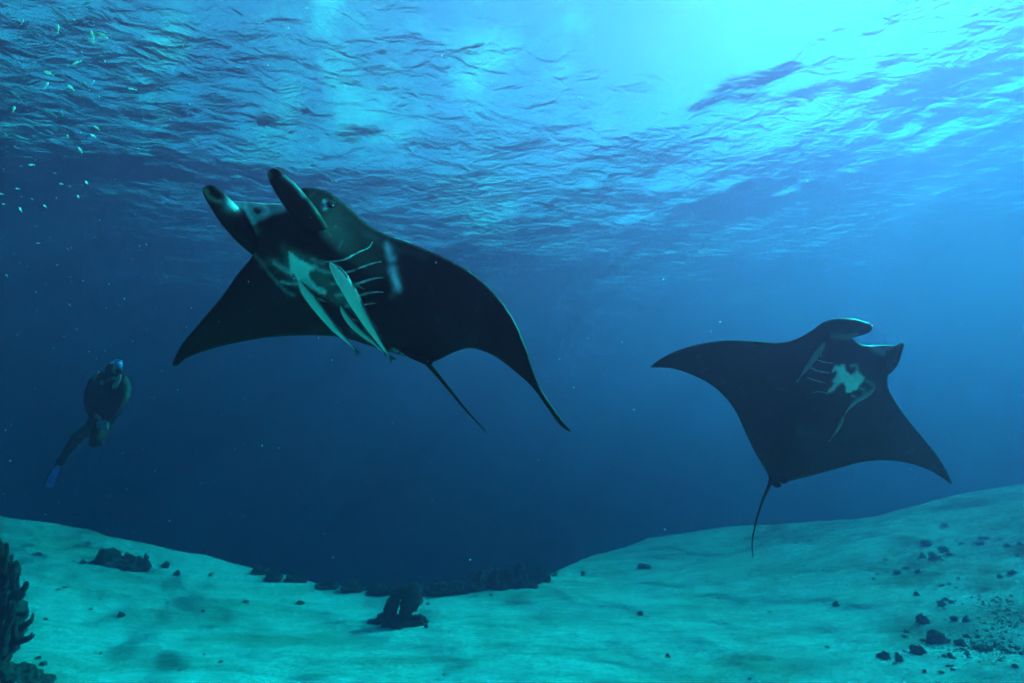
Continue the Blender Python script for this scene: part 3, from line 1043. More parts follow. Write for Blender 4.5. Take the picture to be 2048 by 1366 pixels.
# named stones of the rubble slope (right of the frame)
named = [
    ('big dark rounded boulder on the rubble slope, largest stone on the sand', 1872, 1284, 42, 30, m_rubble, .3),
    ('knobbly dark rock just below and beside the big boulder', 1835, 1306, 36, 17, m_rubble, .5),
    ('upright greenish stone at the lower edge of the rubble', 1799, 1322, 16, 19, m_rubble2, .35),
    ('jagged coral chunk with a pale hollow above the big boulder', 1846, 1245, 27, 17, m_rubble, .7),
    ('small pointed stone on the slope above the rubble belt', 1932, 1242, 15, 11, m_rubble, .45),
    ('dark round stone alone on clean sand up the slope', 1833, 1191, 13, 9, m_rubble, .25),
    ('square-shouldered grey stone high on the sandy slope', 1888, 1103, 23, 12, m_rubble, .4),
    ('humped dark stone beside the square-shouldered stone high on the slope', 1854, 1091, 24, 11, m_rubble, .5),
    ('lone dark fragment in the middle of the sand flat', 1281, 1230, 12, 9, m_rubble, .5),
    ('horned dark fragment on the sand under the far manta', 1672, 1212, 13, 11, m_rubble, .7),
    ('round dark pebble on shaded sand in the lower middle', 1336, 1314, 11, 9, m_rubble, .2),
    ('flat oval dark stone on the sand left of the pillar coral', 601, 1208, 21, 8, m_rubble, .2),
    ('L-shaped dark coral scrap on the open sand at left', 241, 1234, 17, 10, m_rubble, .8),
    ('low dark block far out on the pale sand beyond the coral fringe', 1289, 1137, 36, 12, m_coral, .35),
    ('dark stone resting on the sand left of the coral bush', 165, 1127, 13, 8, m_rubble, .35),
    ('upright dark lump right of the coral bush', 330, 1136, 15, 15, m_coral, .4),
    ('grey lump in front of the sand edge, second right of the coral bush', 352, 1151, 17, 12, m_coral, .5),
    ('small rounded stone on sand right of the pillar coral', 856, 1209, 8, 5, m_rubble, .3),
    ('small tilted stone in front of the pillar coral', 852, 1256, 11, 8, m_rubble, .5),
    ('dark low stone left of the pillar coral top', 739, 1190, 22, 8, m_coral, .4),
    ('twin brown stone beside the coral at the frame edge, lower one', 86, 1330, 17, 9, m_rubble, .3),
    ('twin brown stone beside the coral at the frame edge, upper one', 76, 1318, 13, 6, m_rubble, .3),
    ('round pebble on the sand between coral bush and pillar coral', 406, 1224, 9, 7, m_rubble, .25),
    ('cupped dark coral scrap at the lower edge of the slope', 1768, 1315, 24, 12, m_rubble, .8),
    ('dark stone near the lower corner of the frame', 2031, 1335, 14, 8, m_rubble, .3),
    ('dark small stone lowest under the big boulder', 1849, 1345, 9, 8, m_rubble, .3),
    ('elongated slab of dead coral in the rubble belt', 1966, 1300, 38, 12, m_rubble, .35),
    ('lone tiny dark stone in the shaded sand at the bottom', 1499, 1359, 8, 5, m_rubble, .3),
    ('pale domed sand-covered boulder on the far edge of the slope', 1890, 1053, 20, 10, None, .25),
]
for (lb, px, py, w, h, mt, rg) in named:
    place_rock('stone' if 'coral' not in lb else 'coral_fragment', lb, 'stone', px, py, w, h, mt or m_sand, 'loose stones on the sand', None, rg, 3)

# smaller fragments, positions read off the photograph
small = [(1648, 1142, 9), (1748, 1159, 9), (1795, 1148, 18), (1838, 1145, 14), (1755, 1150, 6), (1813, 1137, 10), (1772, 1121, 12), (1876, 1148, 7), (1918, 1157, 7), (1960, 1090, 14), (2000, 1080, 8),
         (2018, 1093, 15), (1968, 1078, 18), (1922, 1089, 8), (1935, 1158, 6), (1884, 1172, 10), (1900, 1169, 8), (1914, 1176, 6), (1885, 1211, 24), (1903, 1206, 12), (1892, 1200, 14), (2001, 1154, 11), (2025, 1147, 26),
         (1908, 1241, 16), (1958, 1237, 7), (1814, 1265, 13), (1812, 1274, 14), (1846, 1282, 13), (1893, 1284, 20), (1920, 1289, 22), (1935, 1275, 14), (1955, 1275, 12), (1982, 1274, 10), (2021, 1285, 9),
         (1925, 1300, 12), (1935, 1309, 16), (1900, 1312, 14), (1890, 1314, 10), (1901, 1316, 8), (2000, 1322, 9), (1898, 1333, 14), (1884, 1346, 12), (1905, 1340, 12), (1810, 1304, 10), (2008, 1302, 14),
         (2020, 1306, 12), (2035, 1299, 14), (2044, 1310, 12), (1990, 1290, 9), (1878, 1272, 9), (1955, 1262, 8), (1500, 1150, 9), (1465, 1270, 5), (1437, 1250, 5), (1450, 1248, 5), (1540, 1225, 6), (1695, 1230, 5),
         (1552, 1160, 6), (1580, 1155, 5), (1730, 1172, 5), (1655, 1295, 9), (408, 1310, 6), (190, 1307, 5), (150, 1307, 4), (200, 1308, 6), (360, 1341, 7), (440, 1325, 9), (130, 1175, 12), (115, 1180, 8), (302, 1190, 6),
         (334, 1207, 7), (200, 1199, 5), (179, 1220, 10), (90, 1240, 11), (322, 1231, 6), (492, 1205, 13), (420, 1152, 12), (424, 1148, 10), (75, 1110, 16), (1110, 1152, 16), (1165, 1150, 12), (982, 1191, 7), (1060, 1183, 5), (875, 1360, 6),
         (887, 1350, 6), (1215, 1300, 4), (1120, 1362, 5), (1570, 1085, 6), (1590, 1088, 6), (1690, 1080, 7), (1710, 1086, 6), (1870, 1118, 30), (1900, 1110, 18), (1845, 1115, 16), (2040, 1090, 12), (2035, 1111, 8)]
ORD = ['nearest', 'second nearest', 'third nearest', 'fourth nearest', 'fifth nearest', 'sixth nearest', 'seventh nearest', 'eighth nearest', 'ninth nearest', 'tenth nearest', 'eleventh nearest', 'twelfth nearest',
       'thirteenth nearest', 'fourteenth nearest', 'fifteenth nearest', 'sixteenth nearest', 'seventeenth nearest', 'eighteenth nearest', 'nineteenth nearest', 'twentieth nearest']
MARKS = [('big dark boulder on the slope', 1872, 1272), ('elongated coral slab in the rubble belt', 1966, 1295), ('jagged coral chunk above the boulder', 1846, 1238), ('dark round stone alone up the slope', 1833, 1186),
         ('square-shouldered stone high on the slope', 1888, 1098), ('pointed stone above the rubble belt', 1932, 1237), ('tail tip of the far manta', 1506, 1116), ('pillar coral on the sand', 795, 1230), ('low coral bush below the diver', 240, 1120),
         ('branching coral at the frame edge', 30, 1240), ('horned fragment under the far manta', 1672, 1206), ('dark stone near the lower corner', 2031, 1331), ('low dark block beyond the coral fringe', 1289, 1131), ('L-shaped coral scrap', 241, 1229), ('cupped coral scrap', 1768, 1309)]
clusters = {}
for (px, py, w) in small:
    dm = [math.hypot(px - m[1], py - m[2]) for m in MARKS]
    i = int(np.argmin(dm))
    clusters.setdefault(i, []).append((dm[i], px, py, w))
for i, L in clusters.items():
    for q, (dm, px, py, w) in enumerate(sorted(L)):
        place_rock('coral_fragment', '%s small dark coral fragment to the %s' % (ORD[min(q, 19)], MARKS[i][0]), 'coral fragment', px, py, w * rnd.uniform(.9, 1.1), w * rnd.uniform(.32, .6), m_rubble if rnd.random() < 0.75 else m_rubble2,
                   'small coral rubble on the sand', None, rnd.uniform(.6, 1.1), 2, rnd.uniform(.5, 1.1))

# crumbs and algae-covered rubble too small to count
V, Fc = [], []


def crumb(px, py, wpx):
    p, t = floor_hit(px, py)
    s = wpx * t / FPX / 2
    b = len(V)
    a0 = rnd.random() * 6.28
    for k in range(5):
        a = a0 + k * 2 * math.pi / 5
        V.append((p.x + math.cos(a) * s * rnd.uniform(.6, 1.5), p.y + math.sin(a) * s * rnd.uniform(.5, 1.2), p.z - 0.01))
    V.append((p.x + rnd.uniform(-.3, .3) * s, p.y + rnd.uniform(-.3, .3) * s, p.z + s * rnd.uniform(.4, .9)))
    for k in range(5):
        Fc.append((b + k, b + (k + 1) % 5, b + 5))


for cx, cy, rx, ry, cnt, sz in ((1985, 1298, 75, 22, 420, 5.0), (2005, 1215, 46, 26, 260, 4.6), (1930, 1250, 90, 40, 160, 3.2), (1860, 1115, 60, 12, 130, 3.4), (1900, 1170, 110, 60, 190, 2.8), (1920, 1300, 60, 16, 180, 4.6),
                                (2010, 1250, 40, 18, 160, 4.6), (1960, 1080, 70, 14, 80, 2.8), (1890, 1205, 30, 8, 40, 4.0), (1800, 1140, 60, 12, 60, 3.0), (250, 1215, 200, 40, 120, 2.4)):
    for _ in range(cnt):
        x, y = rnd.gauss(cx, rx * 0.6), rnd.gauss(cy, ry * 0.6)
        if y < 1030 or y > 1380 or x > 2120: continue
        crumb(x, y, sz * rnd.choice((.4, .5, .6, .8, 1.0, 1.3, 2.0)))
for _ in range(380):
    x, y = rnd.uniform(-10, 2060), rnd.uniform(1150, 1380) if rnd.random() < .8 else rnd.uniform(1110, 1180)
    if y < 1190 and 430 < x < 1230: continue
    crumb(x, y, rnd.uniform(1.2, 3.0))
o = mesh_obj('coral_crumbs', V, Fc, m_rubble2, None, False)
tag(o, 'brown crumbs of coral rubble strewn over the sand', 'rubble', None, 'stuff')


def knob_sweep(path, rad, amp, seed, seg=16):
    v, f = sweep(path, rad, rad, Vector((0.3, 1, 0.1)), seg)
    c = Vector((0, 0, 0))
    for q in path: c += Vector(q)
    c /= len(path)
    N = len(path)
    vv = []
    for i, q in enumerate(v):
        ctr = Vector(path[min(i // seg, N - 1)])
        dirn = (Vector(q) - ctr)
        k = 1 + amp * hard_noise(Vector(q) * 1.0 + Vector((seed, 0, 0)), 9, 3) + 0.5 * amp * hard_noise(Vector(q) + Vector((0, seed, 0)), 26, 2)
        vv.append(ctr + dirn * k)
    return vv, f


def px_path(pts, t, org):
    D = catmull(pts, 3)
    return [W(r[0], r[1], t + (r[3] if len(r) > 3 else 0)) - org for r in D], [r[2] / FPX * t for r in D]


# pillar coral in the middle of the sand
p, t = floor_hit(795, 1248)
root = empty('pillar_coral', p)
tag(root, 'dark pillar coral with two columns and a hole between them, standing on open sand', 'coral')
for nm, pts, sd in (('column', [(781, 1246, 12), (780, 1228, 12), (783, 1212, 12), (788, 1202, 13), (794, 1190, 9), (797, 1180, 6)], 1),
                    ('column', [(808, 1246, 14), (812, 1230, 13), (814, 1214, 15), (822, 1202, 20), (827, 1190, 18), (824, 1178, 14), (818, 1173, 8)], 2),
                    ('crown', [(786, 1186, 7), (797, 1181, 8), (808, 1180, 9), (820, 1182, 8)], 3)):
    path, rad = px_path(pts, t, p)
    v, f = knob_sweep(path, rad, 0.35, sd)
    mesh_obj(nm, v, f, m_coral, root)
for (x, y, w, h) in ((795, 1252, 66, 22), (765, 1245, 34, 17), (830, 1249, 40, 20), (745, 1245, 22, 7), (850, 1246, 16, 5)):
    q, tt = floor_hit(x, y)
    me = rock_mesh('base', x * .1, w * tt / FPX / 2, w * tt / FPX / 2.6, h * tt / FPX * .8, .45, 3)
    me.materials.append(m_coral)
    o = bpy.data.objects.new('base', me)
    o.location = q - p + Vector((0, 0, h * tt / FPX * .1))
    o.parent = root
    col.objects.link(o)

# coral bush on the left sand edge
p, t = floor_hit(240, 1138)
root = empty('coral_bush', p)
tag(root, 'low dark coral bush on the pale sand below the diver', 'coral')
for (x, y, w, h) in ((212, 1128, 44, 30), (240, 1135, 50, 24), (268, 1140, 46, 22), (228, 1132, 40, 26), (283, 1142, 20, 16)):
    q, tt = floor_hit(x, y)
    me = rock_mesh('lobe', x * .13, w * tt / FPX / 2, w * tt / FPX / 2.2, h * tt / FPX * .8, .6, 3)
    me.materials.append(m_coral)
    o = bpy.data.objects.new('lobe', me)
    o.location = q - p
    o.parent = root
    col.objects.link(o)
for k in range(26):
    x = rnd.uniform(198, 288)
    q, tt = floor_hit(x, 1132)
    hh = rnd.uniform(18, 34) if x < 235 else rnd.uniform(14, 24)
    b0 = q - p + Vector((0, rnd.uniform(-.1, .3), 0))
    top = b0 + Vector((rnd.uniform(-.16, .16), rnd.uniform(-.1, .1), hh * tt / FPX * rnd.uniform(.7, 1)))
    v, f = sweep([b0, (b0 + top) / 2 + Vector((rnd.uniform(-.03, .03), 0, 0)), top], [.07, .06, .03], None, Vector((0, 1, 0)), 6)
    mesh_obj('branch', v, f, m_coral, root)

# dark coral fringe along the break of the sand shelf
for lb, x, y, w, h in [('leftmost dark coral lump along the far edge of the sand', 520, 1148, 44, 18), ('tall dark coral lump second from the left on the sand edge', 548, 1162, 36, 28),
                       ('third dark coral lump from the left on the sand edge', 590, 1163, 50, 22), ('small coral lump midway along the sand edge before the pillar coral', 655, 1176, 48, 18),
                       ('low coral lump left of the pillar coral on the sand edge', 705, 1181, 60, 22), ('flat coral lump just behind the left side of the pillar coral', 765, 1186, 64, 24),
                       ('dark coral lump hidden half behind the top of the pillar coral', 825, 1189, 60, 24), ('broad coral lump just right of the pillar coral top', 878, 1190, 62, 26),
                       ('second coral lump right of the pillar coral on the sand edge', 915, 1185, 50, 28), ('third coral lump right of the pillar coral on the sand edge', 955, 1178, 60, 34),
                       ('broad dark coral lump near the right end of the coral fringe', 1000, 1173, 80, 42), ('largest dark coral lump near the right end of the coral fringe', 1045, 1169, 86, 46),
                       ('rightmost dark coral lump where the coral fringe ends on sand', 1082, 1162, 48, 34)]:
    place_rock('coral_lump', lb, 'coral', x, y, w, h, m_coral, 'coral lumps along the sand edge', None, .5, 4, .9)

# branching coral at the frame edge
p, t = floor_hit(-6, 1342)
root = empty('branching_coral', p)
tag(root, 'tall dark branching coral cut off by the frame edge', 'coral')
t = t * 0.97


def cbranch(pts, tt):
    D = catmull(pts, 3)
    path = [W(r[0], r[1], tt) - p for r in D]
    rad = [max(0.6, r[2]) / FPX * tt for r in D]
    sd = rnd.random() * 40
    v, f = knob_sweep(path, rad, 0.3, sd, 9)
    mesh_obj('branch', v, f, m_coral, root)


for k in range(120):
    y0 = rnd.uniform(1125, 1318)
    lim = float(np.interp(y0, [1090, 1140, 1180, 1210, 1250, 1290, 1320], [8, 24, 44, 52, 46, 44, 34]))
    x0 = rnd.uniform(-60, lim * 0.75)
    lean = rnd.uniform(-4, 22)
    rise = rnd.uniform(24, 62)
    x1 = min(x0 + lean, lim)
    top = 1072 + 1.05 * max(0, x1)
    rise = max(14, min(rise, y0 - top))
    w = rnd.uniform(3.2, 6.0)
    cbranch([(x0, y0, w), (x0 * .7 + x1 * .3 + rnd.uniform(-3, 3), y0 - rise * .35, w), (x0 * .2 + x1 * .8 + rnd.uniform(-3, 3), y0 - rise * .7, w * .85), (x1 + rnd.uniform(-3, 5), y0 - rise, w * .4)], t + rnd.uniform(-.3, .5))
for pts in ([(8, 1262, 8), (34, 1258, 7), (52, 1250, 6), (62, 1240, 4), (66, 1226, 1.2)], [(10, 1284, 8), (36, 1283, 6.5), (56, 1278, 5.5), (70, 1270, 1.5)], [(50, 1277, 4), (60, 1272, 3), (65, 1264, 1)],
            [(10, 1200, 9), (34, 1190, 8), (48, 1178, 6), (54, 1164, 3)], [(6, 1175, 9), (26, 1158, 7), (36, 1146, 4), (32, 1132, 1.5)], [(-10, 1150, 9), (4, 1120, 7), (2, 1095, 5), (-2, 1078, 2)],
            [(4, 1160, 8), (16, 1140, 6), (21, 1124, 5)], [(40, 1225, 6), (50, 1228, 5), (55, 1220, 2)], [(-5, 1180, 10), (8, 1130, 8), (10, 1110, 6)]):
    cbranch(pts, t - 0.05 + rnd.uniform(-.1, .1))
for pts in ([(-30, 1330, 26), (-14, 1290, 26), (-8, 1250, 26), (-8, 1210, 24), (-12, 1170, 18), (-16, 1130, 12)], [(6, 1300, 22), (16, 1262, 24), (18, 1225, 22), (14, 1190, 16)]):
    path, rad = px_path([(a, b, c) for a, b, c in pts], t + 0.1, p)
    v, f = knob_sweep(path, rad, 0.35, 5)
    mesh_obj('stem', v, f, m_coral, root)
place_rock('coral_mound', 'dark lumpy coral mound at the foot of the branching coral', 'coral', 14, 1385, 150, 58, m_coral, None, 7.1, .35, 5)

# ------------------------------------------------------------------ diver
m_suit = simple_mat('wetsuit', (0.003, 0.003, 0.004), (0.006, 0.006, 0.007), 12, 0.7, 0.2, 0.01, 0.2)
m_vest = simple_mat('vest_black', (0.006, 0.006, 0.008), (0.012, 0.012, 0.014), 14, 0.8, 0.2, 0.01, 0.2)
m_finb = simple_mat('fin_blue', (0.09, 0.12, 0.5), (0.13, 0.17, 0.65), 8, 0.5, 0.1, 0.01, 0.3)
m_mask = simple_mat('mask_blue', (0.05, 0.12, 0.26), (0.08, 0.18, 0.36), 8, 0.3, 0.0, 0.01, 0.5)
m_strap = simple_mat('strap_green', (0.05, 0.11, 0.08), (0.08, 0.16, 0.12), 20, 0.6, 0.1, 0.01, 0.3)
m_glove = simple_mat('glove_pale', (0.05, 0.11, 0.18), (0.08, 0.15, 0.24), 20, 0.6, 0.1, 0.01, 0.3)
m_steel = simple_mat('tank_grey', (0.05, 0.05, 0.06), (0.09, 0.09, 0.1), 10, 0.4, 0.0, 0.01, 0.4)
m_skinp = simple_mat('face_skin', (0.20, 0.13, 0.10), (0.26, 0.17, 0.13), 10, 0.6, 0.0, 0.01, 0.3)
DD = 6.5
dorg = W(210, 850, DD)


def dpt(x, y, dz=0.0):
    return W(x, y, DD + dz) - dorg


def dtube(rows, flat=1.0, seg=14):
    D = catmull(rows, 3)
    return sweep([dpt(r[0], r[1], r[3]) for r in D], [r[2] / FPX * DD for r in D], [r[2] / FPX * DD * flat for r in D], CF, seg)


diver = empty('person', dorg)
tag(diver, 'scuba diver in dark wetsuit with blue fin, swimming upright beyond the near manta', 'person')
body_parts = [
    dtube([(233, 728, 6, 0), (230, 733, 12, 0), (228, 741, 13.5, 0), (226, 749, 10, 0)], 1.15),                                   # head in hood
    dtube([(227, 745, 9, 0), (222, 756, 12, 0.02)], 1.0),                                                                      # neck
    dtube([(222, 751, 16, 0.02), (218, 760, 27, 0.03), (214, 780, 30, 0.04), (211, 800, 29, 0.05), (208, 822, 26, 0.06), (204, 840, 24, 0.08), (201, 852, 17, 0.1)], .72),  # trunk
    dtube([(194, 760, 12, 0.02), (184, 780, 11, 0.0), (180, 805, 9.5, -0.05), (186, 828, 8, -0.14), (196, 842, 6, -0.2)], 1.0),   # arm
    dtube([(242, 758, 12, 0.0), (250, 778, 11, -0.03), (247, 802, 9.5, -0.12), (234, 824, 8, -0.2), (216, 840, 6, -0.24)], 1.0),  # arm
    dtube([(208, 842, 18, 0.08), (202, 862, 16, 0.02), (195, 880, 12.5, -0.08), (191, 890, 9, -0.10)], 1.0),                      # near thigh
    dtube([(192, 886, 10, -0.08), (190, 886, 9, 0.15), (186, 884, 7, 0.42), (183, 888, 6.5, 0.52)], 1.0),                         # near shin, folded back
    dtube([(196, 846, 17, 0.14), (180, 860, 14, 0.3), (163, 868, 10.5, 0.46)], 1.0),                                              # far thigh
    dtube([(165, 866, 10, 0.45), (154, 876, 11, 0.48), (142, 892, 9.5, 0.5), (131, 908, 7.5, 0.5), (124, 920, 8.5, 0.5), (120, 928, 7.5, 0.5)], 1.0),  # far shin and boot
]
V, Fc = merge(body_parts)
bo = mesh_obj('body', V, Fc, m_suit, diver)
md = bo.modifiers.new('fuse', 'REMESH')
md.mode, md.voxel_size, md.use_smooth_shade = 'VOXEL', 0.014, True
sm = bo.modifiers.new('soft', 'SMOOTH')
sm.iterations, sm.factor = 4, 0.5


def dpart(nm, rows, mat, flat=1.0, parent=None, seg=12):
    v, f = dtube(rows, flat, seg)
    return mesh_obj(nm, v, f, mat, parent or diver)


dpart('buoyancy_vest', [(224, 757, 24, -0.02), (217, 778, 33, 0.0), (213, 800, 32.5, 0.02), (209, 822, 28, 0.04)], m_vest, .70)
dpart('air_tank', [(196, 752, 6, 0.30), (194, 758, 11, 0.31), (190, 790, 12, 0.34), (186, 826, 12, 0.36), (185, 832, 8, 0.37)], m_steel)
mk = dpart('dive_mask', [(230, 732, 6, -0.085), (237, 731, 8, -0.09), (243, 731, 6, -0.06)], m_mask, .6)
dpart('mask_strap', [(222, 727, 3, -0.05), (232, 722.5, 3.4, 0.0), (243, 723, 3, 0.0)], m_mask, .7)
dpart('face', [(229, 736, 7, -0.06), (232, 741, 8, -0.065), (232, 746, 6, -0.06)], m_skinp, .6)
dpart('regulator', [(235, 741, 5, -0.11), (240, 743, 5.5, -0.115), (243, 745, 4, -0.10)], m_vest, .9)
dpart('hose', [(241, 745, 2, -0.10), (248, 752, 2, -0.06), (247, 760, 2, 0.05), (235, 758, 2, 0.16), (205, 756, 2, 0.28)], m_vest)
dpart('shoulder_strap', [(240, 750, 3, -0.14), (237, 760, 4, -0.18), (231, 770, 5.5, -0.185), (227, 776, 4.5, -0.185)], m_strap, .35)
dpart('shoulder_strap', [(197, 744, 2.6, 0.0), (192, 752, 2.8, -0.08), (188, 760, 2.4, -0.12)], m_strap, .5)
dpart('gauge', [(203, 761, 3, -0.19), (204, 765, 3.8, -0.195), (203, 769, 2.6, -0.19)], m_strap, .6)
# gloved hands, five fingers each, clasped low in front
for (hx, hy, ang) in ((200, 846, 55), (212, 845, 100)):
    hd = -0.25
    ca, sa = math.cos(R(ang)), math.sin(R(ang))
    hand = dpart('glove', [(hx - ca * 4, hy - sa * 4, 4.5, hd), (hx + ca * 2, hy + sa * 2, 5.6, hd), (hx + ca * 7, hy + sa * 7, 5, hd)], m_glove, .5)
    for q, (off, ln) in enumerate(((-4.2, 9), (-1.5, 11.5), (1.4, 11), (4.0, 8.5))):
        bx, by = hx + ca * 7 - sa * off, hy + sa * 7 + ca * off
        dpart('finger', [(bx, by, 1.5, hd), (bx + ca * ln * .5, by + sa * ln * .5, 1.4, hd - .015), (bx + ca * ln, by + sa * ln, 1.1, hd - .005)], m_glove, 1.0, hand, 7)
    bx, by = hx - sa * 5, hy + ca * 5
    dpart('thumb', [(bx, by, 1.8, hd), (bx + ca * 3 - sa * 4, by + sa * 3 + ca * 4, 1.6, hd - .02), (bx + ca * 7 - sa * 4, by + sa * 7 + ca * 4, 1.2, hd - .03)], m_glove, 1.0, hand, 7)


def swim_fin(rows, th):
    """Blade along rows of px, py, half width, depth offset."""
    D = catmull(rows, 3)
    f = sweep([dpt(r[0], r[1], r[3]) for r in D], [r[2] / FPX * DD for r in D], [th] * len(D), CF, 12)
    b = mesh_obj('swim_fin', f[0], f[1], m_finb, diver)
    for s in (-1, 1):
        E = []
        for i, r in enumerate(D):
            a, c = D[max(i - 1, 0)], D[min(i + 1, len(D) - 1)]
            tx, ty = c[0] - a[0], c[1] - a[1]
            L = math.hypot(tx, ty) + 1e-6
            E.append((r[0] - ty / L * s * r[2] * .8, r[1] + tx / L * s * r[2] * .8, r[3] - .02))
        E = E[2:-1]
        v, f2 = sweep([dpt(*e) for e in E], [.008] * len(E), None, CF, 6)
        mesh_obj('rail', v, f2, m_vest, b)
    return b


swim_fin([(122, 922, 7, 0.5), (115, 936, 9, 0.5), (107, 952, 12, 0.5), (100, 968, 13, 0.5), (98, 974, 10, 0.5)], .012)
swim_fin([(184, 886, 7, 0.55), (190, 876, 8, 0.62), (200, 868, 8, 0.74), (207, 856, 8, 0.86), (208, 850, 6, 0.9)], .012)

# ------------------------------------------------------------------ small fish
def thin_fish(name, c1, c2):
    """Small fish: light passes through the thin body."""
    m = simple_mat(name, c1, c2, 30, 0.35, 0.0, 0.01, 0.5)
    n, l = m.node_tree.nodes, m.node_tree.links
    p = n['Principled BSDF']
    tl = n.new('ShaderNodeBsdfTranslucent')
    mx = n.new('ShaderNodeMixShader')
    mx.inputs['Fac'].default_value = 0.6
    src = p.inputs['Base Color'].links[0].from_socket
    l.new(src, tl.inputs['Color'])
    l.new(p.outputs[0], mx.inputs[1])
    l.new(tl.outputs[0], mx.inputs[2])
    l.new(mx.outputs[0], n['Material Output'].inputs['Surface'])
    return m


m_fishes = [thin_fish('fish_silver', (0.75, 0.78, 0.74), (0.92, 0.93, 0.9)), thin_fish('fish_pink', (0.88, 0.70, 0.62), (0.95, 0.82, 0.75)),
            thin_fish('fish_green', (0.45, 0.60, 0.46), (0.65, 0.78, 0.62)), thin_fish('fish_grey', (0.30, 0.38, 0.42), (0.45, 0.52, 0.55))]


def fish_shapes(fat):
    N = 14
    prof = np.interp(np.linspace(0, 1, N), [0, .08, .25, .42, .65, .85, 1], [.10, .45, .92, 1.0, .68, .30, .16])
    path = [Vector((-.5 + i / (N - 1) * .86, 0, 0)) for i in range(N)]
    body = sweep(path, [.17 * fat * q for q in prof], [.10 * fat * q for q in prof], Vector((0, 1, 0)), 10)
    th = .008
    tv = []
    for s in (-th, th):
        tv += [(.33, s, .03), (.52, s, .13), (.45, s, 0), (.52, s, -.13), (.33, s, -.03)]
    tf = [(0, 1, 2), (0, 2, 4), (2, 3, 4), (5, 7, 6), (5, 9, 7), (7, 9, 8)] + [(i, i + 5, (i + 1) % 5 + 5, (i + 1) % 5) for i in range(5)]
    dv = []
    for s in (-th * .6, th * .6):
        dv += [(-.16, s, .14 * fat), (.02, s, .155 * fat + .06), (.24, s, .07 * fat + .03), (.22, s, .06 * fat)]
    df = [(0, 1, 2, 3), (7, 6, 5, 4)] + [(i, i + 4, (i + 1) % 4 + 4, (i + 1) % 4) for i in range(4)]
    return body, (tv, tf), (dv, df)


FISH = {}


def fish(px, py, length_px, ang, depth, mi, label, group, fat=1.0, tiny=False):
    key = (mi, fat, tiny)
    if key not in FISH:
        (bv, bf), (tv, tf), (dv, df) = fish_shapes(fat)
        def mk(nm, v, f, sm):
            me = bpy.data.meshes.new(nm)
            me.from_pydata([tuple(q) for q in v], [], f)
            me.update()
            me.polygons.foreach_set('use_smooth', [sm] * len(me.polygons))
            me.materials.append(m_fishes[mi])
            return me
        if tiny:
            b = len(bv)
            FISH[key] = (mk('small_fish', list(bv) + tv, list(bf) + [tuple(i + b for i in q) for q in tf], True),)
        else:
            FISH[key] = (mk('body', bv, bf, True), mk('tail_fin', tv, tf, False), mk('dorsal_fin', dv, df, False))
    ms = FISH[key]
    L = length_px / FPX * depth
    loc = W(px, py, depth)
    # body axis in the view plane, a little turned away
    ax = (CR * math.cos(R(ang)) - CU * math.sin(R(ang)) + CF * rnd.uniform(-.35, .35)).normalized()
    sid = (CF - ax * CF.dot(ax)).normalized()
    up = ax.cross(sid)
    M = Matrix(((ax.x, sid.x, up.x), (ax.y, sid.y, up.y), (ax.z, sid.z, up.z)))
    if tiny:
        o = bpy.data.objects.new('small_fish', ms[0])
    else:
        o = bpy.data.objects.new('small_fish', None)
        o.empty_display_size = 0.05
    o.location = loc
    o.rotation_euler = M.to_euler()
    o.scale = (L, L, L)
    col.objects.link(o)
    tag(o, label, 'fish', group)
    if not tiny:
        for nm, me in zip(('body', 'tail_fin', 'dorsal_fin'), ms):
            c = bpy.data.objects.new(nm, me)
            c.parent = o
            col.objects.link(c)
    return o


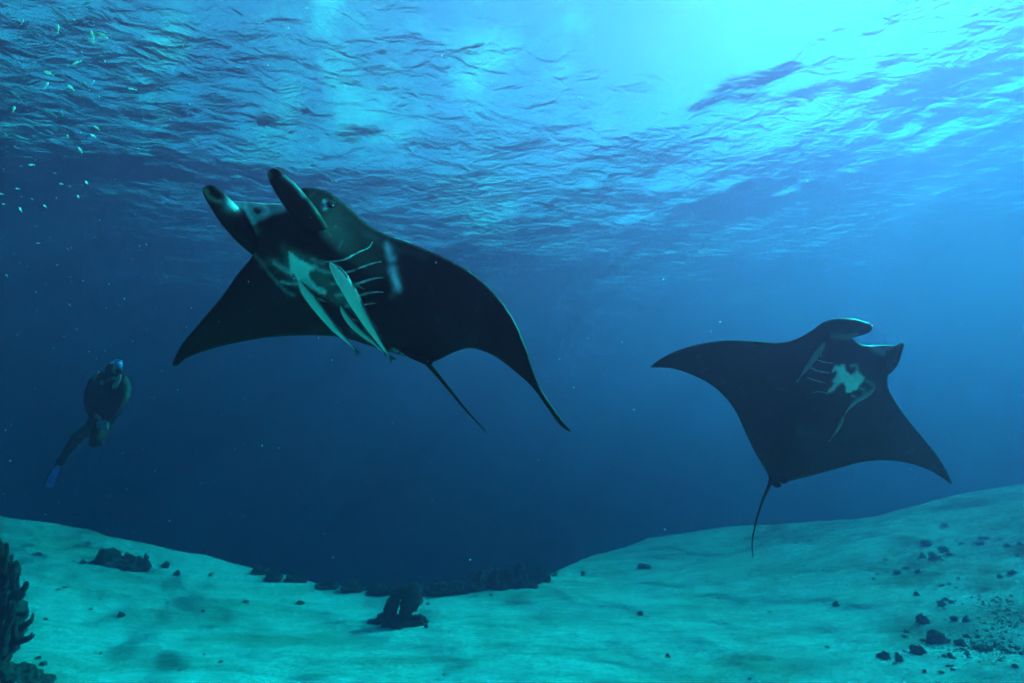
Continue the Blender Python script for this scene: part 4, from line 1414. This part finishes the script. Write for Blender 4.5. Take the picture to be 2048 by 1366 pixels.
GF = 'small fish drifting near the surface at upper left'
k = 1 / 3.2533
for (x, y, L, a, d, mi, lb, fat) in [
        (318, 477, 62, 22, 2.6, 1, 'brightest pinkish white fish, largest of the small fish at upper left', 1.0),
        (500, 408, 66, -18, 2.8, 0, 'slender pale fish rising to the right above the pinkish white one', .6),
        (90, 710, 44, 95, 2.6, 1, 'pink fish hanging nearly upright close to the left frame edge', 1.1),
        (302, 555, 52, 100, 2.9, 0, 'pale fish pointing down directly below the pinkish white one', .8),
        (462, 570, 54, 42, 2.9, 0, 'silvery fish slanting down right of the pinkish white one', .95),
        (548, 545, 40, 10, 3.6, 3, 'blurry blue-grey fish between two silvery ones', 1.4),
        (607, 535, 32, 105, 3.2, 0, 'tiny pale upright fish right of the blurry blue-grey one', .8),
        (860, 580, 48, 8, 3.0, 0, 'slim pale fish lying level at the right end of the small fish', .7),
        (683, 400, 24, 60, 3.4, 0, 'tiny pale fish right of the slender rising one', .9),
        (145, 145, 38, 105, 3.4, 0, 'pale teal fish nearest the upper left corner of the frame', .8),
        (378, 187, 60, 92, 3.2, 2, 'greenish upright fish under the bright ripples, left of its twin', .7),
        (602, 238, 72, 94, 3.2, 2, 'longer greenish upright fish under the bright ripples', .65),
        (668, 228, 62, 28, 3.2, 2, 'olive fish slanting right beside the longer upright one', .8),
        (568, 22, 56, -35, 3.4, 3, 'dim fish at the very top of the small fish group', .7),
        (485, 135, 40, 40, 3.6, 3, 'dim fish in the bright ripples between the top one and the upright pair', .9),
        (403, 737, 34, 80, 3.6, 3, 'faint teal fish alone in the middle of the small fish', 1.3),
        (630, 833, 44, 38, 3.3, 2, 'upper of the two teal fish side by side', 1.0),
        (608, 884, 44, 28, 3.3, 0, 'lower of the two teal fish side by side', 1.0),
        (440, 888, 38, 65, 3.3, 2, 'steep teal fish left of the pair', 1.0),
        (522, 976, 48, 55, 3.3, 0, 'teal fish slanting down below the pair', .9),
        (205, 1073, 56, 6, 3.1, 0, 'bright level fish with pale head low on the left', .7),
        (330, 734, 84, 38, 5.2, 3, 'long dim blue fish slanting down left of the lone teal one', .6),
        (110, 625, 84, 40, 5.2, 3, 'long dim blue fish above the pink one by the frame edge', .6),
        (820, 776, 96, 22, 5.6, 3, 'long dim blue fish farthest right under the ripples', .5)]:
    fish(x * k, y * k, L * k, a, d * (0.72 if d < 5 else 1), mi, lb, GF, fat)
GT = 'tiny pale fish specks in the blue water at left'
k2 = 1 / 3.415
specks = [(138 * k, 1080 * k, 6), (10 * k, 1262 * k, 9), (25 * k, 1328 * k, 8), (358 * k, 1128 * k, 6), (565 * k, 1190 * k, 7), (115 * k, 1228 * k, 8), (98 * k, 953 * k, 5), (537 * k, 918 * k, 6), (42 * k, 880 * k, 5), (900 * k, 968 * k, 6)]
specks += [(x * k2, 300 + y * k2, s) for x, y, s in ((140, 407, 10), (308, 385, 8), (72, 560, 10), (260, 637, 10), (465, 675, 7), (97, 708, 6), (378, 740, 6), (400, 715, 5), (390, 785, 7), (48, 860, 10), (482, 867, 6), (484, 900, 7),
           (450, 943, 8), (475, 1057, 9), (190, 1073, 6), (200, 1110, 7), (253, 1098, 6), (525, 1225, 9), (135, 1250, 6), (440, 1275, 7), (368, 1355, 7), (312, 920, 5), (592, 222, 8), (478, 248, 6), (220, 335, 6), (386, 330, 5), (420, 232, 8), (534, 318, 8), (180, 795, 4), (285, 790, 4), (635, 600, 5))]
specks += [(40 + 65 / 4.27, 680 + 313 / 4.27, 9), (40 + 130 / 4.27, 680 + 413 / 4.27, 7), (40 + 290 / 4.27, 680 + 70 / 4.27, 7), (22, 850, 6), (60, 790, 5), (12, 905, 5), (300, 905, 4)]
for (x, y, s) in specks:
    if y > 430 and rnd.random() < 0.25: continue
    fish(x, y, s * (1.15 if y < 430 else 0.85), rnd.uniform(0, 70), (rnd.uniform(2.4, 3.4) if y < 430 else rnd.uniform(5.5, 9.0)), (0 if s > 6 and y < 560 else 3), 'tiny pale fish among the specks in the blue water at left', GT, 1.1, True)

# ------------------------------------------------------------------ drifting plankton
V, Fc = [], []
for _ in range(420):
    x = rnd.uniform(-20, 2068) if rnd.random() < 0.45 else rnd.uniform(-20, 700)
    y, d = rnd.uniform(0, 1150), rnd.uniform(1.1, 6.0)
    c = W(x, y, d)
    r = rnd.choice((.0012, .0016, .002, .003)) * (0.6 + 0.35 * d)
    b = len(V)
    for q in ((1, 0, 0), (-1, 0, 0), (0, 1, 0), (0, -1, 0), (0, 0, 1), (0, 0, -1)):
        V.append(c + Vector(q) * r * rnd.uniform(.6, 1.3))
    Fc += [(b, b + 2, b + 4), (b + 2, b + 1, b + 4), (b + 1, b + 3, b + 4), (b + 3, b, b + 4), (b + 2, b, b + 5), (b + 1, b + 2, b + 5), (b + 3, b + 1, b + 5), (b, b + 3, b + 5)]
o = mesh_obj('plankton', V, Fc, m_fishes[3], None, False)
tag(o, 'fine pale plankton specks drifting through the blue water', 'plankton', None, 'stuff')
